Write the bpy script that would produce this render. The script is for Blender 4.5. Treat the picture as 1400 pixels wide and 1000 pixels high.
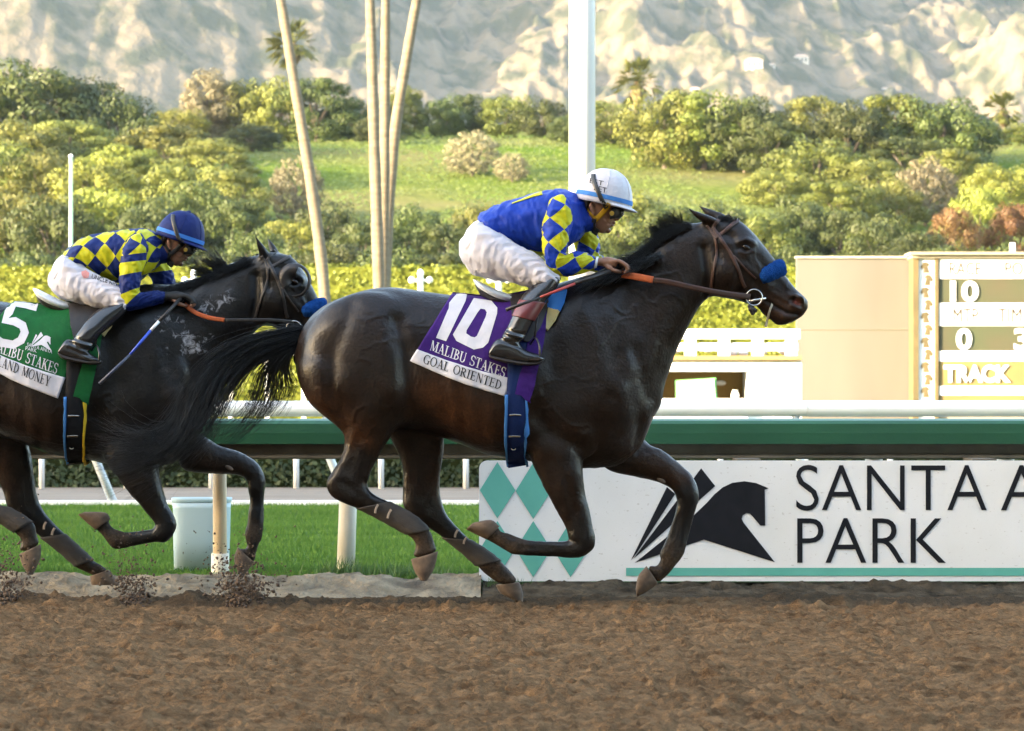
import bpy, bmesh, math, random
import numpy as np
from mathutils import Vector, Matrix
from mathutils.bvhtree import BVHTree
from mathutils.geometry import tessellate_polygon

for o in list(bpy.data.objects): bpy.data.objects.remove(o)
scene = bpy.context.scene
COL = scene.collection
R = math.radians
rng = np.random.default_rng(11)
random.seed(11)

# ---------------------------------------------------------------- camera
F = 5500.0      # focal length in photo pixels (photo 1400 x 1000)
HZ = 558.0      # row of the horizon in the photo
CAMZ = 1.0
cam_d = bpy.data.cameras.new('camera')
cam = bpy.data.objects.new('camera', cam_d); COL.objects.link(cam)
cam.location = (0, 0, CAMZ); cam.rotation_euler = (R(90), 0, 0)
cam_d.sensor_width = 36.0; cam_d.lens = 36.0 * F / 1400.0
cam_d.shift_y = (HZ - 500.0) / 1400.0
cam_d.clip_start = 0.5; cam_d.clip_end = 30000
cam_d.dof.use_dof = True; cam_d.dof.focus_distance = 19.8; cam_d.dof.aperture_fstop = 10.5
scene.camera = cam

# ---------------------------------------------------------------- sky, sun, exposure
SUN_EL, SUN_AZ = 12.0, 63.0          # azimuth: degrees to the left of straight behind the camera
sdir = Vector((-math.sin(R(SUN_AZ)) * math.cos(R(SUN_EL)), -math.cos(R(SUN_AZ)) * math.cos(R(SUN_EL)), math.sin(R(SUN_EL))))
world = bpy.data.worlds.new('World'); scene.world = world; world.use_nodes = True
wn = world.node_tree; wn.nodes.clear()
sky = wn.nodes.new('ShaderNodeTexSky'); sky.sky_type = 'NISHITA'; sky.sun_disc = False
sky.sun_elevation = R(SUN_EL); sky.sun_rotation = math.atan2(sdir.x, sdir.y)
sky.air_density = 1.0; sky.dust_density = 2.5; sky.ozone_density = 1.0
bg = wn.nodes.new('ShaderNodeBackground'); bg.inputs['Strength'].default_value = 0.15
wo = wn.nodes.new('ShaderNodeOutputWorld')
wn.links.new(sky.outputs[0], bg.inputs[0]); wn.links.new(bg.outputs[0], wo.inputs[0])
sun_d = bpy.data.lights.new('sun', 'SUN'); sun_d.energy = 3.6; sun_d.angle = R(0.5); sun_d.color = (1.0, 0.86, 0.65)
sun = bpy.data.objects.new('sun', sun_d); COL.objects.link(sun)
sun.rotation_euler = sdir.to_track_quat('Z', 'Y').to_euler()
vs = scene.view_settings
vs.view_transform = 'Standard'; vs.look = 'None'; vs.gamma = 1.0; vs.use_curve_mapping = False
vs.exposure = 3.45
try:
    vs.use_white_balance = True; vs.white_balance_temperature = 6900; vs.white_balance_tint = 10
except Exception: pass
scene.cycles.max_bounces = 8

# ---------------------------------------------------------------- helpers
def P(px, py, Y):
    return np.array(((px - 700.0) / F * Y, Y, CAMZ + (HZ - py) / F * Y))
def PX(V):
    V = np.asarray(V); return 700 + F * V[..., 0] / V[..., 1], HZ - F * (V[..., 2] - CAMZ) / V[..., 1]

def mesh_obj(name, V, Fc, mat=None, parent=None, smooth=False, loc=None):
    me = bpy.data.meshes.new(name)
    V = np.asarray(V, dtype=float)
    if loc is not None: V = V - np.asarray(loc)
    me.from_pydata([tuple(v) for v in V], [], [tuple(int(i) for i in f) for f in Fc]); me.update()
    if mat is not None: me.materials.append(mat)
    if smooth: me.polygons.foreach_set('use_smooth', [True] * len(me.polygons))
    o = bpy.data.objects.new(name, me); COL.objects.link(o)
    if loc is not None: o.location = tuple(loc)
    if parent is not None:
        o.parent = parent
        o.matrix_parent_inverse = Matrix.Translation(-parent.location)
    return o
def fast_mesh(name, V, Q, mat=None, parent=None, smooth=True):
    """V (n,3), Q (m,k) arrays of equal-length faces"""
    V = np.ascontiguousarray(V, dtype=np.float32); Q = np.ascontiguousarray(Q, dtype=np.int32)
    me = bpy.data.meshes.new(name); m, k = Q.shape
    me.vertices.add(len(V)); me.vertices.foreach_set('co', V.ravel())
    me.loops.add(m * k); me.loops.foreach_set('vertex_index', Q.ravel())
    me.polygons.add(m); me.polygons.foreach_set('loop_start', np.arange(0, m * k, k, dtype=np.int32))
    try: me.polygons.foreach_set('loop_total', np.full(m, k, dtype=np.int32))
    except Exception: pass
    me.update(calc_edges=True); me.validate()
    if smooth: me.polygons.foreach_set('use_smooth', np.ones(len(me.polygons), dtype=bool))
    if mat is not None: me.materials.append(mat)
    o = bpy.data.objects.new(name, me); COL.objects.link(o)
    if parent is not None:
        o.parent = parent; o.matrix_parent_inverse = Matrix.Translation(-parent.location)
    return o
def tag(o, label, cat, group=None, kind=None):
    o['label'] = label; o['category'] = cat
    if group: o['group'] = group
    if kind: o['kind'] = kind
    return o
def struct(o): o['kind'] = 'structure'; return o
def empty(name, loc, label=None, cat=None, group=None):
    o = bpy.data.objects.new(name, None); COL.objects.link(o); o.location = tuple(float(c) for c in loc)
    o.empty_display_size = 0.2
    if label: tag(o, label, cat, group)
    return o

class MB:
    def __init__(s): s.v = []; s.f = []
    def add(s, V, Fc):
        n = len(s.v); s.v += [tuple(x) for x in V]; s.f += [tuple(int(i) + n for i in f) for f in Fc]; return s
    def box(s, x0, x1, y0, y1, z0, z1):
        V = [(x, y, z) for x in (x0, x1) for y in (y0, y1) for z in (z0, z1)]
        return s.add(V, [(0,1,3,2),(4,6,7,5),(0,4,5,1),(2,3,7,6),(0,2,6,4),(1,5,7,3)])
    def tube(s, pts, radii, n=10, cap=True):
        V, Fc = tube(pts, radii, n, cap); return s.add(V, Fc)
    def build(s, name, mat=None, parent=None, smooth=False, bevel=0, loc=None):
        o = mesh_obj(name, s.v, s.f, mat, parent, smooth, loc)
        if bevel:
            b = o.modifiers.new('bevel', 'BEVEL'); b.width = bevel; b.segments = 2; b.limit_method = 'ANGLE'
        return o

def tube(pts, radii, n=10, cap=True):
    pts = np.asarray(pts, float)
    if np.isscalar(radii): radii = [radii] * len(pts)
    V = []; Fc = []
    up = np.array((0., 1., 0.))
    for i, p in enumerate(pts):
        t = pts[min(i + 1, len(pts) - 1)] - pts[max(i - 1, 0)]; t = t / (np.linalg.norm(t) + 1e-9)
        a = np.cross(t, up)
        if np.linalg.norm(a) < 1e-3: a = np.cross(t, (1., 0, 0))
        a /= np.linalg.norm(a); b = np.cross(t, a)
        for k in range(n):
            an = 2 * math.pi * k / n
            V.append(p + radii[i] * (math.cos(an) * a + math.sin(an) * b))
    m = len(pts)
    for i in range(m - 1):
        for k in range(n):
            k2 = (k + 1) % n
            Fc.append((i * n + k, i * n + k2, (i + 1) * n + k2, (i + 1) * n + k))
    if cap:
        Fc.append(tuple(range(n - 1, -1, -1))); Fc.append(tuple(range((m - 1) * n, m * n)))
    return V, Fc

def catmull(A, sub):
    A = np.asarray(A, float); n = len(A)
    if n < 3: 
        return np.array([A[0] + (A[1] - A[0]) * t for t in np.linspace(0, 1, sub + 1)])
    out = []
    for i in range(n - 1):
        p0 = A[max(i - 1, 0)]; p1 = A[i]; p2 = A[i + 1]; p3 = A[min(i + 2, n - 1)]
        for j in range(sub):
            t = j / sub
            out.append(0.5 * (2 * p1 + (p2 - p0) * t + (2 * p0 - 5 * p1 + 4 * p2 - p3) * t * t + (3 * p1 - p0 - 3 * p2 + p3) * t ** 3))
    out.append(A[-1]); return np.array(out)

def loft(secs, Y0, n=24, sub=4, power=1.0, mp=None, ws=1.0, grow=0.0, skew=0.0, uv=False, rnd=True):
    """secs: (ax, ay, bx, by, halfwidth[, yoff]) photo pixel pairs in the plane Y0+yoff; elliptical rings between them"""
    S = []
    for s in secs:
        s = list(s) + [0.0] * (6 - len(s))
        if mp: s[0], s[1] = mp(s[0], s[1]); s[2], s[3] = mp(s[2], s[3])
        s[4] *= ws; S.append(s)
    S = catmull(S, sub)
    V = []; Fc = []; UV = []
    m = len(S); L = 0.0; prev = None
    rows = list(range(m))
    rings = []
    for i in rows:
        ax, ay, bx, by, hw, yo = S[i]
        a = P(ax, ay, Y0 + yo); b = P(bx, by, Y0 + yo)
        c = (a + b) / 2; r = (a - b) / 2
        rl = np.linalg.norm(r) + 1e-9
        rings.append((c, r * (rl + grow) / rl, max(hw + grow, 1e-3)))
    if rnd:   # rounded end caps
        def endring(i, j, f, sh):
            c, r, h = rings[i]; c2 = rings[j][0]; d = c - c2; d = d / (np.linalg.norm(d) + 1e-9)
            k = min(np.linalg.norm(r), h) * sh
            return (c + d * k, r * f, h * f)
        rings = [endring(0, 1, .5, .42), endring(0, 1, .8, .25)] + rings + [endring(-1, -2, .8, .25), endring(-1, -2, .5, .42)]
    m = len(rings)
    for i in range(m):
        c, r, hw = rings[i]
        if prev is not None: L += float(np.linalg.norm(c - prev))
        prev = c
        for k in range(n):
            an = 2 * math.pi * k / n
            co = math.cos(an); si = math.sin(an)
            co2 = math.copysign(abs(co) ** power, co); si2 = math.copysign(abs(si) ** power, si)
            V.append(c + r * co2 + np.array((0, hw * si2 * (1 - skew * co2), 0)))
            UV.append((L, k / n))
    for i in range(m - 1):
        for k in range(n):
            k2 = (k + 1) % n
            Fc.append((i * n + k, i * n + k2, (i + 1) * n + k2, (i + 1) * n + k))
    Fc.append(tuple(range(n - 1, -1, -1))); Fc.append(tuple(range((m - 1) * n, m * n)))
    if uv: return np.array(V), Fc, np.array(UV)
    return np.array(V), Fc

def ellipsoid(c, rx, ry, rz, n=20, m=12, rot=0.0):
    """rot: degrees, turns the x axis towards -z (clockwise in the picture)"""
    V = [];Fc = []
    cr, sr = math.cos(R(rot)), math.sin(R(rot))
    for i in range(m + 1):
        th = math.pi * (0.02 + 0.96 * i / m)
        for k in range(n):
            ph = 2 * math.pi * k / n
            x, y, z = rx * math.sin(th) * math.cos(ph), ry * math.sin(th) * math.sin(ph), rz * math.cos(th)
            V.append((c[0] + x * cr + z * sr, c[1] + y, c[2] - x * sr + z * cr))
    for i in range(m):
        for k in range(n):
            k2 = (k + 1) % n
            Fc.append((i * n + k, (i + 1) * n + k, (i + 1) * n + k2, i * n + k2))
    Fc.append(tuple(range(n))); Fc.append(tuple(range((m + 1) * n - 1, m * n - 1, -1)))
    return V, Fc

def union(parts, voxel, smooth=4, taubin=True):
    """one continuous surface from overlapping closed shapes"""
    mb = MB()
    for V, Fc in parts: mb.add(V, Fc)
    o = mb.build('tmp'); bm = bmesh.new(); bm.from_mesh(o.data)
    bmesh.ops.recalc_face_normals(bm, faces=bm.faces); bm.to_mesh(o.data); bm.free()
    md = o.modifiers.new('r', 'REMESH'); md.mode = 'VOXEL'; md.voxel_size = voxel
    dg = bpy.context.evaluated_depsgraph_get(); dg.update()
    ev = o.evaluated_get(dg); me = ev.to_mesh()
    V = np.empty(len(me.vertices) * 3); me.vertices.foreach_get('co', V); V = V.reshape(-1, 3)
    Q = np.empty(len(me.loops), dtype=np.int64); me.loops.foreach_get('vertex_index', Q)
    Q = Q.reshape(-1, 4)
    ev.to_mesh_clear(); me0 = o.data; bpy.data.objects.remove(o); bpy.data.meshes.remove(me0)
    E = np.concatenate([Q[:, [0, 1]], Q[:, [1, 2]], Q[:, [2, 3]], Q[:, [3, 0]]])
    deg = np.bincount(E[:, 0], minlength=len(V)) + np.bincount(E[:, 1], minlength=len(V))
    def lap(X):
        S = np.empty_like(X)
        for c in range(3):
            S[:, c] = np.bincount(E[:, 0], X[E[:, 1], c], len(X)) + np.bincount(E[:, 1], X[E[:, 0], c], len(X))
        return S / deg[:, None] - X
    for i in range(smooth):
        V = V + 0.55 * lap(V)
        if taubin: V = V - 0.56 * lap(V)
    V = V + 0.4 * lap(V)
    return V, Q, lap
def normals(V, Q):
    n = np.cross(V[Q[:, 2]] - V[Q[:, 0]], V[Q[:, 3]] - V[Q[:, 1]])
    N = np.zeros_like(V)
    for c in range(3):
        for k in range(4): N[:, c] += np.bincount(Q[:, k], n[:, c], len(V))
    return N / (np.linalg.norm(N, axis=1)[:, None] + 1e-12)
def segdist(px, py, poly):
    d = np.full(px.shape, 1e9)
    poly = np.asarray(poly, float)
    if len(poly) == 1: return np.hypot(px - poly[0, 0], py - poly[0, 1])
    for (x0, y0), (x1, y1) in zip(poly[:-1], poly[1:]):
        dx, dy = x1 - x0, y1 - y0; t = np.clip(((px - x0) * dx + (py - y0) * dy) / (dx * dx + dy * dy + 1e-9), 0, 1)
        d = np.minimum(d, np.hypot(px - x0 - t * dx, py - y0 - t * dy))
    return d
def strokes(V, Q, lst, mp=None, Y0=None, side=None):
    """sculpt: (polyline px, radius px, height m); side -1 near only, +1 far only"""
    N = normals(V, Q); px, py = PX(V); out = V.copy()
    for st in lst:
        poly, r, h = st[:3]; sd = st[3] if len(st) > 3 else side
        if mp: poly = [mp(*q) for q in poly]
        g = np.exp(-(segdist(px, py, poly) / r) ** 2) * h * np.clip(np.abs(N[:, 1]) * 1.6 - .1, 0, 1)
        if sd is not None: g = g * ((V[:, 1] - Y0) * sd > 0)
        out += N * g[:, None]
    return out

# value noise
_perm = np.random.default_rng(3).random(4096)
def _h(ix, iy, iz): return _perm[(ix * 374761 + iy * 668265 + iz * 144269 + (ix * iy) * 7919 + (iy * iz) * 104729) & 4095]
def vnoise(x, y, z=None):
    x = np.asarray(x, float); y = np.asarray(y, float); z = np.zeros_like(x) if z is None else np.asarray(z, float)
    ix, iy, iz = (np.floor(a).astype(np.int64) for a in (x, y, z)); fx, fy, fz = x - ix, y - iy, z - iz
    fx, fy, fz = (f * f * (3 - 2 * f) for f in (fx, fy, fz)); r = 0
    for a in (0, 1):
        for b in (0, 1):
            for c in (0, 1):
                r = r + _h(ix + a, iy + b, iz + c) * (fx if a else 1 - fx) * (fy if b else 1 - fy) * (fz if c else 1 - fz)
    return r
def fbm(x, y, z=None, o=4, g=.5):
    r = 0; a = 1; s = 0
    for i in range(o):
        k = 2.03 ** i
        r = r + a * vnoise(x * k + 17 * i, y * k + 5 * i, None if z is None else z * k + 9 * i); s += a; a *= g
    return r / s

# ---------------------------------------------------------------- materials
def mat(name, col, rough=.6, col2=None, scale=8., var=.15, bump=0., bscale=None, spec=.5, metal=0., stretch=None, detail=4., coat=0., sheen=0., transl=0.):
    m = bpy.data.materials.new(name); m.use_nodes = True; nt = m.node_tree; b = nt.nodes['Principled BSDF']
    b.inputs['Roughness'].default_value = rough; b.inputs['Metallic'].default_value = metal
    b.inputs['Specular IOR Level'].default_value = spec; b.inputs['Coat Weight'].default_value = coat
    b.inputs['Coat Roughness'].default_value = .2
    b.inputs['Sheen Weight'].default_value = sheen
    tc = nt.nodes.new('ShaderNodeTexCoord'); mpn = nt.nodes.new('ShaderNodeMapping')
    if stretch: mpn.inputs['Scale'].default_value = stretch
    nt.links.new(tc.outputs['Object'], mpn.inputs[0])
    nz = nt.nodes.new('ShaderNodeTexNoise'); nz.inputs['Scale'].default_value = scale; nz.inputs['Detail'].default_value = detail
    nt.links.new(mpn.outputs[0], nz.inputs['Vector'])
    cr = nt.nodes.new('ShaderNodeValToRGB'); cr.color_ramp.elements[0].position = .3; cr.color_ramp.elements[1].position = .7
    c2 = col2 if col2 else tuple(c * (1 - var) for c in col)
    cr.color_ramp.elements[0].color = (*c2, 1); cr.color_ramp.elements[1].color = (*col, 1)
    nt.links.new(nz.outputs[0], cr.inputs[0]); nt.links.new(cr.outputs[0], b.inputs['Base Color'])
    if bump:
        n2 = nt.nodes.new('ShaderNodeTexNoise'); n2.inputs['Scale'].default_value = bscale or scale * 6; n2.inputs['Detail'].default_value = 5
        nt.links.new(mpn.outputs[0], n2.inputs['Vector'])
        bp = nt.nodes.new('ShaderNodeBump'); bp.inputs['Strength'].default_value = 1.; bp.inputs['Distance'].default_value = bump
        nt.links.new(n2.outputs[0], bp.inputs['Height']); nt.links.new(bp.outputs[0], b.inputs['Normal'])
    if transl:
        tr = nt.nodes.new('ShaderNodeBsdfTranslucent'); nt.links.new(cr.outputs[0], tr.inputs[0])
        mx = nt.nodes.new('ShaderNodeMixShader'); mx.inputs[0].default_value = transl
        nt.links.new(b.outputs[0], mx.inputs[1]); nt.links.new(tr.outputs[0], mx.inputs[2])
        nt.links.new(mx.outputs[0], nt.nodes['Material Output'].inputs[0])
    return m
def leaf_mat(name, cA, cB, nscale=.5, transl=.12, objvar=.3):
    """leaf colour varies in patches through the crown and from plant to plant"""
    m = mat(name, cA, .55, cB, nscale, transl=transl, spec=.25, detail=5)
    nt = m.node_tree
    cr = [n for n in nt.nodes if n.type == 'VALTORGB'][0]
    oi = nt.nodes.new('ShaderNodeObjectInfo'); hs = nt.nodes.new('ShaderNodeHueSaturation')
    mr = nt.nodes.new('ShaderNodeMapRange'); mr.inputs[3].default_value = 1 - objvar; mr.inputs[4].default_value = 1 + objvar
    mh = nt.nodes.new('ShaderNodeMapRange'); mh.inputs[3].default_value = .485; mh.inputs[4].default_value = .515
    nt.links.new(oi.outputs['Random'], mr.inputs[0]); nt.links.new(mr.outputs[0], hs.inputs['Value'])
    nt.links.new(oi.outputs['Random'], mh.inputs[0]); nt.links.new(mh.outputs[0], hs.inputs['Hue'])
    nt.links.new(cr.outputs[0], hs.inputs['Color'])
    for n in nt.nodes:
        if n.type == 'BSDF_PRINCIPLED': nt.links.new(hs.outputs[0], n.inputs['Base Color'])
        if n.type == 'BSDF_TRANSLUCENT': nt.links.new(hs.outputs[0], n.inputs[0])
    return m
def attr_mat(name, rough=.5, spec=.5, var=.25, scale=14., bump=0., bscale=200., stretch=None, coat=0., rough2=None, sheen=0.):
    """colour from the vertex colour attribute 'tint', varied by noise"""
    m = mat(name, (1, 1, 1), rough, (1 - var,) * 3, scale, bump=bump, bscale=bscale, spec=spec, coat=coat, stretch=stretch, sheen=sheen); nt = m.node_tree
    b = nt.nodes['Principled BSDF']; cr = [n for n in nt.nodes if n.type == 'VALTORGB'][0]
    at = nt.nodes.new('ShaderNodeAttribute'); at.attribute_name = 'tint'
    mx = nt.nodes.new('ShaderNodeMix'); mx.data_type = 'RGBA'; mx.blend_type = 'MULTIPLY'; mx.inputs[0].default_value = 1
    nt.links.new(at.outputs['Color'], mx.inputs[6]); nt.links.new(cr.outputs[0], mx.inputs[7]); nt.links.new(mx.outputs[2], b.inputs['Base Color'])
    n3 = nt.nodes.new('ShaderNodeTexNoise'); n3.inputs['Scale'].default_value = 85; n3.inputs['Detail'].default_value = 6; n3.inputs['Roughness'].default_value = .7
    r3 = nt.nodes.new('ShaderNodeMapRange'); r3.inputs[1].default_value = .3; r3.inputs[2].default_value = .7; r3.inputs[3].default_value = .45; r3.inputs[4].default_value = 1.6
    tc3 = [n for n in nt.nodes if n.type == 'TEX_COORD'][0]; nt.links.new(tc3.outputs['Object'], n3.inputs['Vector']); nt.links.new(n3.outputs[0], r3.inputs[0])
    mx3 = nt.nodes.new('ShaderNodeMix'); mx3.data_type = 'RGBA'; mx3.blend_type = 'MULTIPLY'; mx3.inputs[0].default_value = 1
    nt.links.new(mx.outputs[2], mx3.inputs[6]); nt.links.new(r3.outputs[0], mx3.inputs[7]); nt.links.new(mx3.outputs[2], b.inputs['Base Color'])
    if rough2 is not None:   # dusty parts (alpha of the attribute) are rougher; sweat makes patches glossier
        mr = nt.nodes.new('ShaderNodeMapRange'); mr.inputs[3].default_value = rough2; mr.inputs[4].default_value = rough
        nt.links.new(at.outputs['Alpha'], mr.inputs[0])
        n4 = nt.nodes.new('ShaderNodeTexNoise'); n4.inputs['Scale'].default_value = 6; n4.inputs['Detail'].default_value = 7; nt.links.new(tc3.outputs['Object'], n4.inputs['Vector'])
        r4 = nt.nodes.new('ShaderNodeMapRange'); r4.inputs[1].default_value = .35; r4.inputs[2].default_value = .65; r4.inputs[3].default_value = .68; r4.inputs[4].default_value = 1.35; nt.links.new(n4.outputs[0], r4.inputs[0])
        m4 = nt.nodes.new('ShaderNodeMath'); m4.operation = 'MULTIPLY'; nt.links.new(mr.outputs[0], m4.inputs[0]); nt.links.new(r4.outputs[0], m4.inputs[1]); nt.links.new(m4.outputs[0], b.inputs['Roughness'])
        ms = nt.nodes.new('ShaderNodeMath'); ms.operation = 'MULTIPLY'; ms.inputs[1].default_value = spec
        nt.links.new(at.outputs['Alpha'], ms.inputs[0]); nt.links.new(ms.outputs[0], b.inputs['Specular IOR Level'])
    return m
def set_tint(o, C):
    C = np.asarray(C, np.float32)
    if C.shape[1] == 3: C = np.concatenate([C, np.ones((len(C), 1), np.float32)], 1)
    a = o.data.color_attributes.new('tint', 'FLOAT_COLOR', 'POINT'); a.data.foreach_set('color', C.ravel())

WHITE = mat('white_paint', (.78, .78, .77), .45, var=.06, scale=3)
# ---------------------------------------------------------------- lettering
def text2d(s, offset=0.0, shear=0.0):
    """flat letters, x from 0 to 1, y from 0 (base) to 1 (cap height)"""
    cu = bpy.data.curves.new('t', 'FONT'); cu.body = s; cu.offset = offset; cu.shear = shear; cu.resolution_u = 4; cu.fill_mode = 'FRONT'
    o = bpy.data.objects.new('t', cu); COL.objects.link(o)
    dg = bpy.context.evaluated_depsgraph_get(); dg.update(); ev = o.evaluated_get(dg); me = ev.to_mesh()
    V = np.array([v.co[:2] for v in me.vertices]); Fc = [tuple(p.vertices) for p in me.polygons]
    ev.to_mesh_clear(); bpy.data.objects.remove(o); bpy.data.curves.remove(cu)
    V[:, 0] -= V[:, 0].min(); V[:, 0] /= V[:, 0].max(); V[:, 1] -= V[:, 1].min(); V[:, 1] /= V[:, 1].max()
    return V, Fc
def flat_text(name, s, x0, x1, ybase, ytop, Y, m, parent, offset=0.0, thick=.0):
    V, Fc = text2d(s, offset)
    W = [P(x0 + (x1 - x0) * u, ybase + (ytop - ybase) * v, Y) for u, v in V]
    return mesh_obj(name, W, Fc, m, parent)
def flat_poly(mb, pts, Y):
    W = [P(x, y, Y) for x, y in pts]
    tri = tessellate_polygon([[Vector((x, y, 0)) for x, y in pts]])
    mb.add(W, tri); return mb
# serif capitals, built from strokes on a unit cap height
def _seg(x0, y0, x1, y1, w):
    d = math.hypot(x1 - x0, y1 - y0); nx, ny = -(y1 - y0) / d * w / 2, (x1 - x0) / d * w / 2
    return [(x0 + nx, y0 + ny), (x0 - nx, y0 - ny), (x1 - nx, y1 - ny), (x1 + nx, y1 + ny)]
T, t_ = .15, .065
def _sv(x, y0=0, y1=1, w=T, s0=1, s1=1):
    q = [_seg(x, y0, x, y1, w)]
    if s0: q.append(_seg(x - w * 1.25, y0 + .025, x + w * 1.25, y0 + .025, .05))
    if s1: q.append(_seg(x - w * 1.25, y1 - .025, x + w * 1.25, y1 - .025, .05))
    return q
def _arc(cx, cy, rx, ry, a0, a1, w=T, thin=t_, n=14):
    q = []
    for i in range(n):
        c = []
        for j in (i, i + 1):
            a = R(a0 + (a1 - a0) * j / n); k = abs(math.cos(a)); ww = thin + (w - thin) * k
            c.append(((cx + rx * math.cos(a), cy + ry * math.sin(a)), (cx + (rx - ww) * math.cos(a), cy + (ry - min(ww, thin + .02)) * math.sin(a))))
        q.append([c[0][0], c[0][1], c[1][1], c[1][0]])
    return q
def _bar(x): return _seg(x - .15, .025, x + .15, .025, .05)
GL = {
 'A': (.78, lambda: [_seg(.12, 0, .40, 1, t_), _seg(.37, 1, .66, 0, T), _seg(.2, .33, .56, .33, t_), _bar(.12), _bar(.66)]),
 'B': (.68, lambda: _sv(.16) + _arc(.22, .745, .38, .255, -90, 90) + _arc(.22, .27, .44, .27, -90, 90) + [_seg(.16, .97, .3, .97, .06), _seg(.16, .03, .3, .03, .06)]),
 'D': (.78, lambda: _sv(.16) + _arc(.22, .5, .52, .5, -90, 90) + [_seg(.16, .97, .3, .97, .06), _seg(.16, .03, .3, .03, .06)]),
 'E': (.66, lambda: _sv(.16) + [_seg(.16, .97, .58, .97, .06), _seg(.16, .52, .48, .52, .06), _seg(.16, .03, .6, .03, .06), _seg(.57, .8, .57, 1, .05), _seg(.47, .42, .47, .62, .05), _seg(.59, 0, .59, .22, .05)]),
 'G': (.8, lambda: _arc(.44, .5, .42, .52, 45, 330, T) + _sv(.68, 0, .42, T * .9, 0, 1) + [_seg(.74, .7, .74, .98, .05)]),
 'I': (.36, lambda: _sv(.18)),
 'K': (.8, lambda: _sv(.16) + [_seg(.2, .42, .62, 1, t_), _seg(.34, .6, .68, 0, T), _bar(.68), _seg(.5, .975, .76, .975, .05)]),
 'L': (.64, lambda: _sv(.16) + [_seg(.16, .03, .58, .03, .06), _seg(.575, 0, .575, .25, .05)]),
 'M': (.98, lambda: _sv(.14, w=t_) + [_seg(.16, 1, .5, .05, T), _seg(.5, .05, .82, 1, t_)] + _sv(.84)),
 'N': (.84, lambda: _sv(.14, w=t_) + [_seg(.14, 1, .7, .02, T)] + _sv(.7, w=t_, s0=0)),
 'O': (.84, lambda: _arc(.42, .5, .42, .52, 0, 360, T, t_, 24)),
 'R': (.76, lambda: _sv(.16) + _arc(.22, .73, .4, .27, -90, 90) + [_seg(.16, .97, .3, .97, .06), _seg(.36, .48, .66, 0, T), _bar(.67)]),
 'S': (.6, lambda: _arc(.3, .75, .27, .27, 30, 270, T * .9) + _arc(.3, .26, .29, .27, 90, -150, T * .9) + [_seg(.54, .72, .54, 1, .05), _seg(.04, 0, .04, .3, .05)]),
 'T': (.7, lambda: _sv(.35, s1=0) + [_seg(.03, .97, .67, .97, .06), _seg(.05, .76, .05, 1, .05), _seg(.65, .76, .65, 1, .05)]),
 'U': (.8, lambda: _sv(.16, .3, 1, s0=0) + _sv(.66, .3, 1, t_, s0=0) + _arc(.4, .32, .315, .34, 180, 360, T)),
 'Y': (.76, lambda: _sv(.38, 0, .45, s1=0) + [_seg(.12, 1, .38, .42, T), _seg(.64, 1, .38, .42, t_), _seg(.0, .975, .26, .975, .05), _seg(.52, .975, .76, .975, .05)]),
 ' ': (.4, lambda: []),
}
def serif2d(s, gap=.07):
    V = []; Fc = []; x = 0
    for ch in s:
        w, fn = GL[ch]
        for q in fn():
            n = len(V); V += [(x + a, b) for a, b in q]; Fc.append(tuple(range(n, n + len(q))))
        x += w + gap
    V = np.array(V); V[:, 0] /= (x - gap); return V, Fc
def decal(name, V2, Fc, fpx, bvh, m, parent, off=.003, maxedge=6.0, Y0=20.):
    """print a flat design onto a curved surface: fpx maps design (u, v) to photo pixels"""
    bm = bmesh.new(); vs_ = [bm.verts.new((*fpx(u, v), 0)) for u, v in V2]
    for f in Fc:
        try: bm.faces.new([vs_[i] for i in f])
        except ValueError: pass
    bmesh.ops.triangulate(bm, faces=bm.faces)
    for _ in range(4):
        es = [e for e in bm.edges if e.calc_length() > maxedge]
        if not es: break
        bmesh.ops.subdivide_edges(bm, edges=es, cuts=1); bmesh.ops.triangulate(bm, faces=bm.faces)
    bad = []
    for v in bm.verts:
        h = cast(bvh, v.co.x, v.co.y)
        if h is None: bad.append(v); continue
        v.co = h[0] + h[1] * off
    if bad: bmesh.ops.delete(bm, geom=bad, context='VERTS')
    me = bpy.data.meshes.new(name); bm.to_mesh(me); bm.free(); me.materials.append(m)
    o = bpy.data.objects.new(name, me); COL.objects.link(o)
    if parent is not None: o.parent = parent; o.matrix_parent_inverse = Matrix.Translation(-parent.location)
    return o
def cast(bvh, px, py):
    d = Vector(((px - 700) / F, 1.0, (HZ - py) / F)).normalized()
    h, n, i, dist = bvh.ray_cast(Vector((0, 0, CAMZ)), d)
    if h is None: return None
    if n.dot(d) > 0: n = -n
    return h, n

# ---------------------------------------------------------------- ground, track, turf
def axis(lo, hi, f0, f1, step, coarse):
    a = list(np.arange(f0, f1 + 1e-6, step)); x = f0; s = step
    l = []
    while x > lo: s = min(s * 1.5, coarse); x -= s; l.append(x)
    r = []; x = a[-1]; s = step
    while x < hi: s = min(s * 1.5, coarse); x += s; r.append(x)
    return np.array(l[::-1] + a + r)
def grid(xs, ys, zf, name, m, smooth=True):
    X, Y = np.meshgrid(xs, ys); Z = zf(X, Y); V = np.stack([X, Y, Z], -1).reshape(-1, 3)
    nx, ny = len(xs), len(ys); i = np.arange(nx * ny).reshape(ny, nx)
    Q = np.stack([i[:-1, :-1], i[:-1, 1:], i[1:, 1:], i[1:, :-1]], -1).reshape(-1, 4)
    return fast_mesh(name, V, Q, m, None, smooth)

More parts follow.
